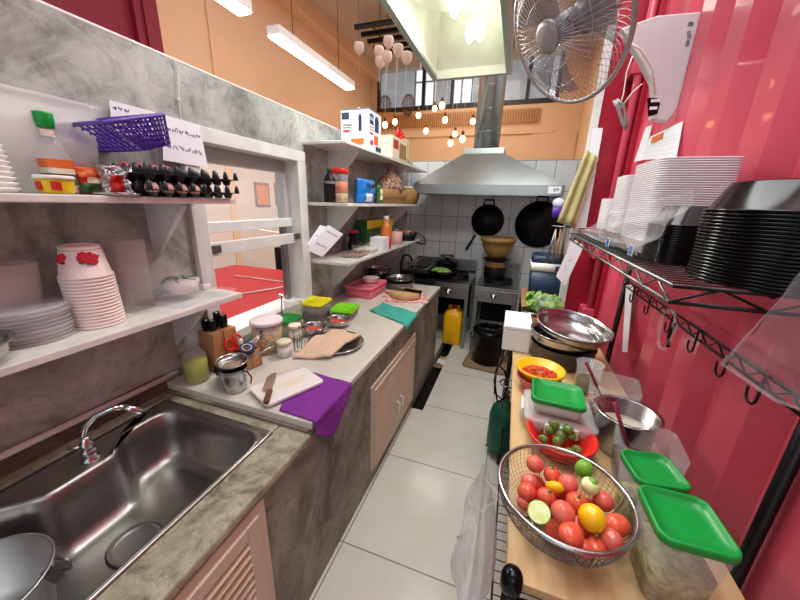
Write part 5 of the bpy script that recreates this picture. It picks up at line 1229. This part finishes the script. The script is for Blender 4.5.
for k,(px,py,lab,m_) in enumerate(((470,508,'small dark leaf scrap on the floor tiles, nearest the bench','leaf'),(350,487,'small leaf scrap at the foot of the counter','leaf'),(324,564,'tiny green scrap on the floor at the foot of the sink counter','leaf'),(460,538,'thin dark scrap on the floor tiles in mid aisle','wickerbr'),(467,533,'curled dark scrap beside the thin one in mid aisle','wickerbr'))):
    p=at(px,py,'z',0); b=MB(); b.grid(lambda u,v:((u-.5)*.03,(v-.5)*.012,.003+.002*math.sin(5*u)),4,3); o=b.build('floor_scrap',m_,solid=.001); place(o,(p.x,p.y,0),k*1.1); tag(o,lab,'litter')
# ================================================================ RANGE HOOD
t=thing('range_hood','large steel range hood over the two stoves on the tiled back wall','range hood',(-.32,3.3,0))
def ring(x0,x1,y0,y1,z): return [(x0,y0,z),(x1,y0,z),(x1,y1,z),(x0,y1,z)]
x0,x1=-.70,.70
b=MB(); b.loft([ring(x0+.03,x1-.03,.03,.68,1.73),ring(x0+.01,x1-.01,.01,.69,1.65),ring(x0,x1,0,.69,1.645),ring(x0,x1,0,.69,1.735)],0,False,False,False); b.build('lip','galv',t)
b=MB(); b.loft([ring(x0,x1,0,.69,1.735),ring(-.25,.14,.22,.62,2.035)],0,False,False,False); b.build('canopy','galv',t)
b=MB(); b.loft([ring(-.25,.14,.22,.62,2.03),ring(-.25,.14,.22,.62,2.085)],0,False,False,True); b.build('collar','galv',t,bev=.004)
b=MB(); b.box(x1-.135,x1-.03,-.004,0,1.665,1.725); lb=b.build('maker_plate','paper',t); text('plate_lettering','SM',.04,'black',lb,tr(x1-.07,-.005,1.695)@rotX(PI/2))
t=thing('exhaust_duct','round galvanised exhaust duct rising from the range hood','duct',(-.375,3.72,2.086))
b=MB(); pr=[]
pr=[(.128,0),(.128,2.0)]
b.lathe(pr,n=36); b.build('duct_body','galv',t)
for k in range(9): b=MB(); b.tube([(.1285*math.cos(a),.1285*math.sin(a),.12+k*.2+.06*a/6.28) for a in [2*PI*q/32 for q in range(32)]],.003,5,closed=True); b.build('seam','galv',t)
# ================================================================ HANGING CANOPY WITH LAMPS
t=thing('hanging_canopy','cream metal canopy with fluorescent lamps hanging overhead in the kitchen','canopy',(-.415,1.8,2.4))
def rg(w,d0,d1,z): return [(-w,d0,z),(w,d0,z),(w,d1,z),(-w,d1,z)]
ww=.272; a0,a1=-.85,.82
b=MB(); b.loft([rg(ww,a0,a1,.10),rg(ww,a0,a1,0),rg(ww-.035,a0+.035,a1-.035,0),rg(ww-.035,a0+.035,a1-.035,.02)],0,False,False,False); b.build('rim_channel','canopy_edge',t)
b=MB(); b.loft([rg(ww-.035,a0+.035,a1-.035,.0),rg(ww-.03,a0+.05,a1-.05,.05),rg(ww-.12,a0+.35,a1-.35,.36)],0,False,False,True); b.build('inner_sheet','canopy',t)
b=MB(); b.loft([rg(ww,a0,a1,.10),rg(ww-.10,a0+.33,a1-.33,.40)],0,False,False,True); b.build('outer_sheet','canopy_edge',t)
b=MB(); b.lathe([(.25,.0),(.25,.014),(.24,.016),(.10,.03),(0,.03)],(0,-.02,.12),40,sx=.86); b.build('round_reflector','canopy',t)
for x in (-ww,ww):
    for y in (a0+.1,a1-.1):
        b=MB(); b.tube([(x,y,.1),(x,y,1.69)],.004,6); b.build('hanging_rod','steel_dull',t)
for k,(px,py) in enumerate(((470,33),(480,31),(455,6))):
    p=at(px,py,'z',2.50)-Vector((-.415,1.8,2.4))
    b=MB(); 
    for dx in (-.012,.012): b.tube([(p.x+dx,p.y,p.z+.05),(p.x+dx,p.y,p.z-.03)],.009,10)
    b.tube([(p.x-.012,p.y,p.z-.03),(p.x,p.y,p.z-.043),(p.x+.012,p.y,p.z-.03)],.009,10); b.build('fluorescent_bulb','cfl',t)
# ================================================================ WALL FAN
fc=at(566,26,'y',1.5); hubp=at(546,52,'y',1.38)
nv=Vector((-.66,-.48,-.50)).normalized()
t=thing('wall_fan','large grey caged fan mounted high on the red wall','fan',tuple(fc))
q=nv.to_track_quat('Z','Y'); t.rotation_euler=q.to_euler()
R=.255
b=MB()
for k in range(64):
    a=2*PI*k/64; b.tube([(r*math.cos(a),r*math.sin(a),z) for r,z in ((.045,.085),(.10,.083),(.17,.065),(.22,.025),(R,0))],.0011,4)
for r,z in ((.11,.082),(.17,.066)): b.tube([(r*math.cos(a),r*math.sin(a),z) for a in [2*PI*k/48 for k in range(48)]],.0016,5,closed=True)
b.build('front_grille','fansil',t)
b=MB()
for k in range(64):
    a=2*PI*k/64; b.tube([(r*math.cos(a),r*math.sin(a),z) for r,z in ((.06,-.085),(.12,-.08),(.19,-.055),(R,0))],.0011,4)
b.build('rear_grille','fansil',t)
b=MB(); b.tube([(R*math.cos(a),R*math.sin(a),0) for a in [2*PI*k/64 for k in range(64)]],.008,8,closed=True); b.build('grille_ring','fansil',t)
b=MB(); b.lathe([(0,.100),(.035,.098),(.05,.09),(.052,.082),(0,.080)],n=32); b.build('centre_cap','fansil',t)
b=MB(); b.lathe([(0,.05),(.04,.045),(.045,-.03),(0,-.03)],n=24); b.build('hub','grey',t)
for k in range(3):
    a=k*2*PI/3; b=MB()
    def fn(u,v,a=a): 
        r=.04+.17*u; th=a+(v-.5)*1.3*(.6+.4*u); return (r*math.cos(th),r*math.sin(th),.02+.03*(v-.5))
    b.grid(fn,8,10); b.build('blade','blade',t,solid=.002)
b=MB(); b.lathe([(0,-.09),(.06,-.09),(.065,-.12),(.055,-.20),(0,-.21)],n=28); b.build('motor','fansil',t)
wl=t.matrix_world
Rm=q.to_matrix(); back=fc-nv*.18; 
inv=Rm.transposed()
tgt=inv@(Vector((.64,back.y+.1,back.z+.5))-fc)
b=MB(); b.tube([(0,0,-.17),tuple(tgt*.6+Vector((0,0,-.05))),tuple(tgt)],.022,10); b.build('wall_arm','fansil',t)
# ================================================================ AIR CURTAIN / WALL UNIT
yA=1.95
def fx(px,py): p=at(px,py,'y',yA); return (min(p.x,.628),p.z)
pf=[fx(621,28),fx(640,19),fx(665,14),fx(695,11)]; 
x1_=.628
poly=[fx(621,28),(fx(658,15)[0],fx(658,15)[1]),(x1_,fx(695,12)[1]),(x1_,fx(676,110)[1]-.0),(fx(668,121)[0],fx(668,121)[1]),(fx(652,119)[0],fx(652,119)[1]),fx(654,100),fx(652,82),fx(642,62),fx(632,47)]
t=thing('air_unit','curved white air conditioning unit high on the red wall behind the fan','air unit',(0,yA,0))
b=MB(); b.loft([[(x,0,z) for x,z in poly],[(x,.05,z) for x,z in poly]],0,False,True,True); b.build('housing','ac',t,bev=.006)
c1=fx(653,100); c2=fx(657,118)
b=MB(); b.add([],[]); sl=[fx(647,98),fx(657,98),fx(660,104),fx(657,114),fx(648,117)]
b.loft([[(x,-.002,z) for x,z in sl],[(x,0,z) for x,z in sl]],0,False); b.build('dark_panel','black',t)
for dz in (0,.03): 
    g=fx(650,105); b=MB(); b.box(g[0]-.0,g[0]+.03,-.004,-.002,g[1]-.02+dz,g[1]-.008+dz); b.build('indicator','whiteplastic',t)
for k,(px,py) in enumerate(((692,24),(696,24),(691,33),(695,36),(690,42),(694,44))):
    g=at(min(px-4,690),py,'y',yA); b=MB(); b.box(min(g.x,.60),min(g.x,.60)+.012,-.003,0,g.z-.006,g.z+.006); b.build('printed_symbol','grey',t)
# cable with plug
p=at(612,108,'y',1.9); t=thing('cable_bundle','tied grey cable bundle with plug hanging by the red panel','cable',tuple(p))
b=MB(); 
for k in range(3): b.tube([(.0+.006*k,0,.03),(.02+.004*k,0,.0),(.055+.004*k,0,-.07),(.075,0,-.095),(.08-.006*k,0,-.07),(.04+.003*k,0,.01),(.012,0,.035)],.0045,8)
b.build('cable_loops','fansil',t)
b=MB(); b.tube([(.03,0,-.01),(.035,0,.06),(.03,0,.14),(.04,0,.2)],.0028,6); b.tube([(.03,0,-.01),(.07,0,.06),(.10,0,.09)],.0028,6); b.build('cable_lead','cable',t)
p=at(628,42,'y',1.85); p2=at(655,95,'y',1.93); t=thing('white_cable','white cable curving down along the air unit edge','cable',tuple(p)); d=p2-p
b=MB(); b.tube([(0,0,0),(d.x*.35,d.y*.2,d.z*.15-.0),(d.x*.75,d.y*.6,d.z*.5),tuple(d)],.0045,8); b.build('cable','cable',t)
# papers on the wall
def rp(px,py,x=.620): return at(px,py,'x',x)
o=rp(683,121); 
nt=sheet('wall_notice','printed notice with an orange heading on the ribbed red wall',[rp(640,160),rp(676,158),rp(683,121),rp(650,137)],marks=[[(u,v) for u in (.08,.5,.92)] for v in (.15,.3,.45,.55,.68)],ink='grey',thick=-.0015)
q_=rp(657,138,.617)-nt.location; b=MB(); b.box(-.0015,.0,-.07,.07,-.014,.014,X=tr(*q_)); b.build('heading_block','laborg',nt)
sheet('wall_notice','plain white sheet left of the printed notice on the red wall',[rp(634,162,.618),rp(643,160,.618),rp(652,125,.618),rp(646,127,.618)],marks=[[(.2,.5),(.8,.5)]],ink='grey',thick=-.0015)
sheet('hung_paper','white sheet hanging low on the tall post below the wire shelf',[rp(622,352,.60),rp(627,352,.60),rp(633,285,.60),rp(626,285,.60)],marks=[[(.3,.2),(.6,.3)]],ink='grey',thick=-.002)
# things hung at the end of the red panel
yP=2.56
def hp(px,py,y=yP): return tuple(at(px,py,'y',y))
def hang(name,label,quad,m,y=yP,cat='cloth',amp=.01,th=.006):
    a,b_,c,d=[Vector(hp(px,py,y)) for px,py in quad]
    mb=MB(); mb.grid(lambda u,v:tuple((a*(1-u)*(1-v)+b_*u*(1-v)+c*u*v+d*(1-u)*v)+Vector((0,-amp*math.sin(12*u),0))),16,8); return tag(mb.build(name,m,solid=th),label,cat)
hang('yellow_cloth','faded yellow cloth hanging from the end of the red panel',[(586,150),(599,158),(575,228),(557,222)],'yelcloth',2.52)
hang('blue_cloth','dark blue cloth hanging behind the faded yellow cloth',[(568,210),(582,210),(580,228),(566,227)],'bluecloth',2.60)
t=sheet('hanging_note','pale blue sheet with red marks hanging at the red panel edge, below the shelf',[hp(556,276,2.5),hp(565,286,2.5),hp(584,246,2.5),hp(573,238,2.5)],marks=[[(.4,.5),(.6,.6)],[(.3,.4),(.5,.3)]],ink='labred')
sheet('hanging_note','tall pale sheet taped along the edge of the red panel above the shelf',[hp(575,228,2.575),hp(586,228,2.575),hp(603,128,2.575),hp(593,128,2.575)],marks=[[(.3,.3),(.7,.3)],[(.3,.5),(.6,.5)],[(.3,.7),(.7,.68)]],ink='grey')
t=thing('purple_packet','small purple and white packet hanging before the large wok','packet',hp(557,212,3.3)); b=MB(); b.rr([(.08,.03,.01,-.05),(.09,.04,.015,.05)],n=3); b.build('packet_body','purple',t); b=MB(); b.sphere((.0,0,.08),(.05,.03,.04),12,8); b.build('white_tissue','paper',t)
t=thing('utensil_rail','thin steel rail with hooks at the end of the panel','rail',hp(556,226,2.7)); b=MB(); b.tube([(-.03,0,0),(.16,0,-.01)],.005,6); b.build('rail','steel_dull',t)
for k,(px,l,m_,lab) in enumerate(((556,.26,'steel_dull','steel tongs hanging over the cooler, leftmost utensil'),(561,.22,'wickr','pale wooden spatula hanging over the cooler'),(566,.24,'wooddk','brown handled utensil hanging over the cooler, rightmost'))):
    t=thing('hanging_utensil',lab,'utensil',hp(px,229,2.7)); b=MB(); b.tube([(0,0,0),(-.03 if k==0 else 0,0,-l)],[.006,.012],8); b.build('utensil_body',m_,t)
    if k==0: b=MB(); b.tube([(0,0,0),(.02,0,-l)],.006,8); b.build('arm',m_,t)
# ================================================================ DINING LIGHTS
def tube_light(label,pf,y0,y1):
    t=thing('tube_light',label,'tube light',(pf[0],(y0+y1)/2,pf[1])); L=(y1-y0)/2
    b=MB(); b.box(-.06,.06,-L,L,.012,.075); b.build('housing','whiteplastic',t,bev=.004)
    b=MB(); b.rr([(.10,2*L-.02,.004,0),(.115,2*L-.01,.004,.012)],n=2,sm=False); b.build('diffuser','tube',t)
    for y in (-L*.6,L*.6):
        b=MB(); b.tube([(0,y,.075),(0,y,4.1-pf[1])],.003,6); b.build('suspension_wire','blackm',t)
n_=at(275,36,'z',2.75); f_=at(349,90,'z',2.75)
tube_light('lit tube light hanging over the partition wall, the one fully in view',((n_.x+f_.x)/2,2.75),n_.y,f_.y)
f2=at(246,16,'z',2.75); tube_light('lit tube light cut by the top of the frame, left of the other',(f2.x,2.75),f2.y-1.4,f2.y)
G='warm pendant bulbs before the far windows'
BL=[(385,125,'warm pendant bulb, leftmost of the cluster'),(395,122,'warm pendant bulb, second from the left'),(418.5,115.5,'warm pendant bulb hanging high, left of the paired ones'),(434.7,108.6,'left of the two highest warm pendant bulbs'),(442,105.6,'right of the two highest warm pendant bulbs'),(445,120,'warm pendant bulb just below the two highest'),(426,131,'warm pendant bulb low in the left half of the cluster'),(455,134,'warm pendant bulb above the lowest two at the right'),(462.5,139,'right of the two lowest warm pendant bulbs'),(450.6,143,'lowest warm pendant bulb of all'),(472.8,121.5,'warm pendant bulb beside the exhaust duct')]
b0=None
for k,(px,py,lab) in enumerate(BL):
    y=5.2+.35*(k%4); p=at(px,py,'y',y)
    o=thing('pendant_lamp',lab,'pendant lamp',tuple(p),group=G)
    b=MB(); b.sphere((0,0,0),(.042,.042,.048),16,12); b.build('bulb','bulb',o)
    b=MB(); b.lathe([(0,.045),(.022,.045),(.022,.10),(.01,.11),(0,.11)],n=12); b.build('socket','wooddk',o)
    b=MB(); b.tube([(0,0,.1),(0,0,3.86-p.z)],.003,5); b.build('cord','shade',o)
t=thing('pendant_bar','dark slatted ceiling bar carrying the pendant cords','ceiling bar',(-1.75,5.4,3.9))
for k in range(5): b=MB(); b.box(-.75,.85,-.45+.22*k,-.40+.22*k,0,.05); b.build('slat','blackm',t)
b=MB(); b.tube([(0,0,.05),(0,0,.2)],.01,6); b.tube([(-.5,-.4,.03),(-.5,.45,.03)],.01,6); b.tube([(.6,-.4,.03),(.6,.45,.03)],.01,6); b.build('cross_bar','blackm',t)
SHD=[(359,48,'leftmost pale cup shade under the ceiling'),(388.5,42,'highest pale cup shade under the ceiling'),(379,51.6,'pale cup shade left below the highest'),(398,50,'pale cup shade right of the highest'),(387,57,'pale cup shade in the middle, below the highest'),(380,62,'lowest pale cup shade under the ceiling'),(406.5,57.6,'rightmost pale cup shade, beside the canopy')]
for k,(px,py,lab) in enumerate(SHD):
    z=3.86; p=at(px,py,'y',4.6+.1*(k%3))
    o=thing('cup_shade',lab,'lamp shade',tuple(p)); b=MB(); b.lathe([(0,-.075),(.03,-.07),(.065,-.03),(.07,.02),(.06,.055),(.055,.055),(.062,.02),(.025,-.06),(0,-.065)],n=20); b.build('shade_cup','shade',o)
    b=MB(); b.tube([(0,0,-.07),(0,0,-.35)],.0025,5); b.build('cord','shade',o); b=MB(); b.tube([(0,0,.0),(0,0,4.1-p.z)],.003,5); b.build('suspension_wire','blackm',o)
for k,(px,py,lab) in enumerate(((385,106,'brown rattan ball on the sill of the far windows, left of two'),(408,105,'brown rattan ball on the sill of the far windows, right of two'))):
    p=at(px,py,'y',6.9); o=thing('rattan_ball',lab,'rattan ball',tuple(p)); b=MB(); b.sphere((0,0,0),(.13,.07,.19),12,9); b.build('woven_shell','wickerbr',o,wire=.012)
# ================================================================ LIGHT
def area(name,loc,size,power,col=(1,1,1),rot=(0,0,0),sy=None):
    l=bpy.data.lights.new(name,'AREA'); l.energy=power; l.color=col; l.size=size
    if sy: l.shape='RECTANGLE'; l.size_y=sy
    o=bpy.data.objects.new(name,l); COL.objects.link(o); o.location=loc; o.rotation_euler=rot; return o
W_=bpy.data.worlds.new('world'); SC.world=W_; SC.view_settings.exposure=.17; W_.use_nodes=True
bg=W_.node_tree.nodes['Background']; bg.inputs[0].default_value=(.86,.94,1.0,1); bg.inputs[1].default_value=.62
area('kitchen_overhead_fill',(.0,1.3,3.95),1.0,70,(.97,1,.98),sy=2.4)  # added key light over the kitchen, no fixture modelled for it
area('dining_lamp',(-2.0,3.4,3.95),1.2,10,(1,.98,.95),sy=3)
area('dining_lamp_far',(-1.0,5.6,3.95),1.5,45,(1,.93,.84))
area('left_wall_fill',(.45,-1.2,2.3),1.4,9,(.93,1,.98),rot=(math.radians(80),0,math.radians(32)))  # added fill behind the camera, aimed at the left wall, no real source
area('canopy_lamp',(-.40,1.9,2.50),.35,15,(1,1,.95))
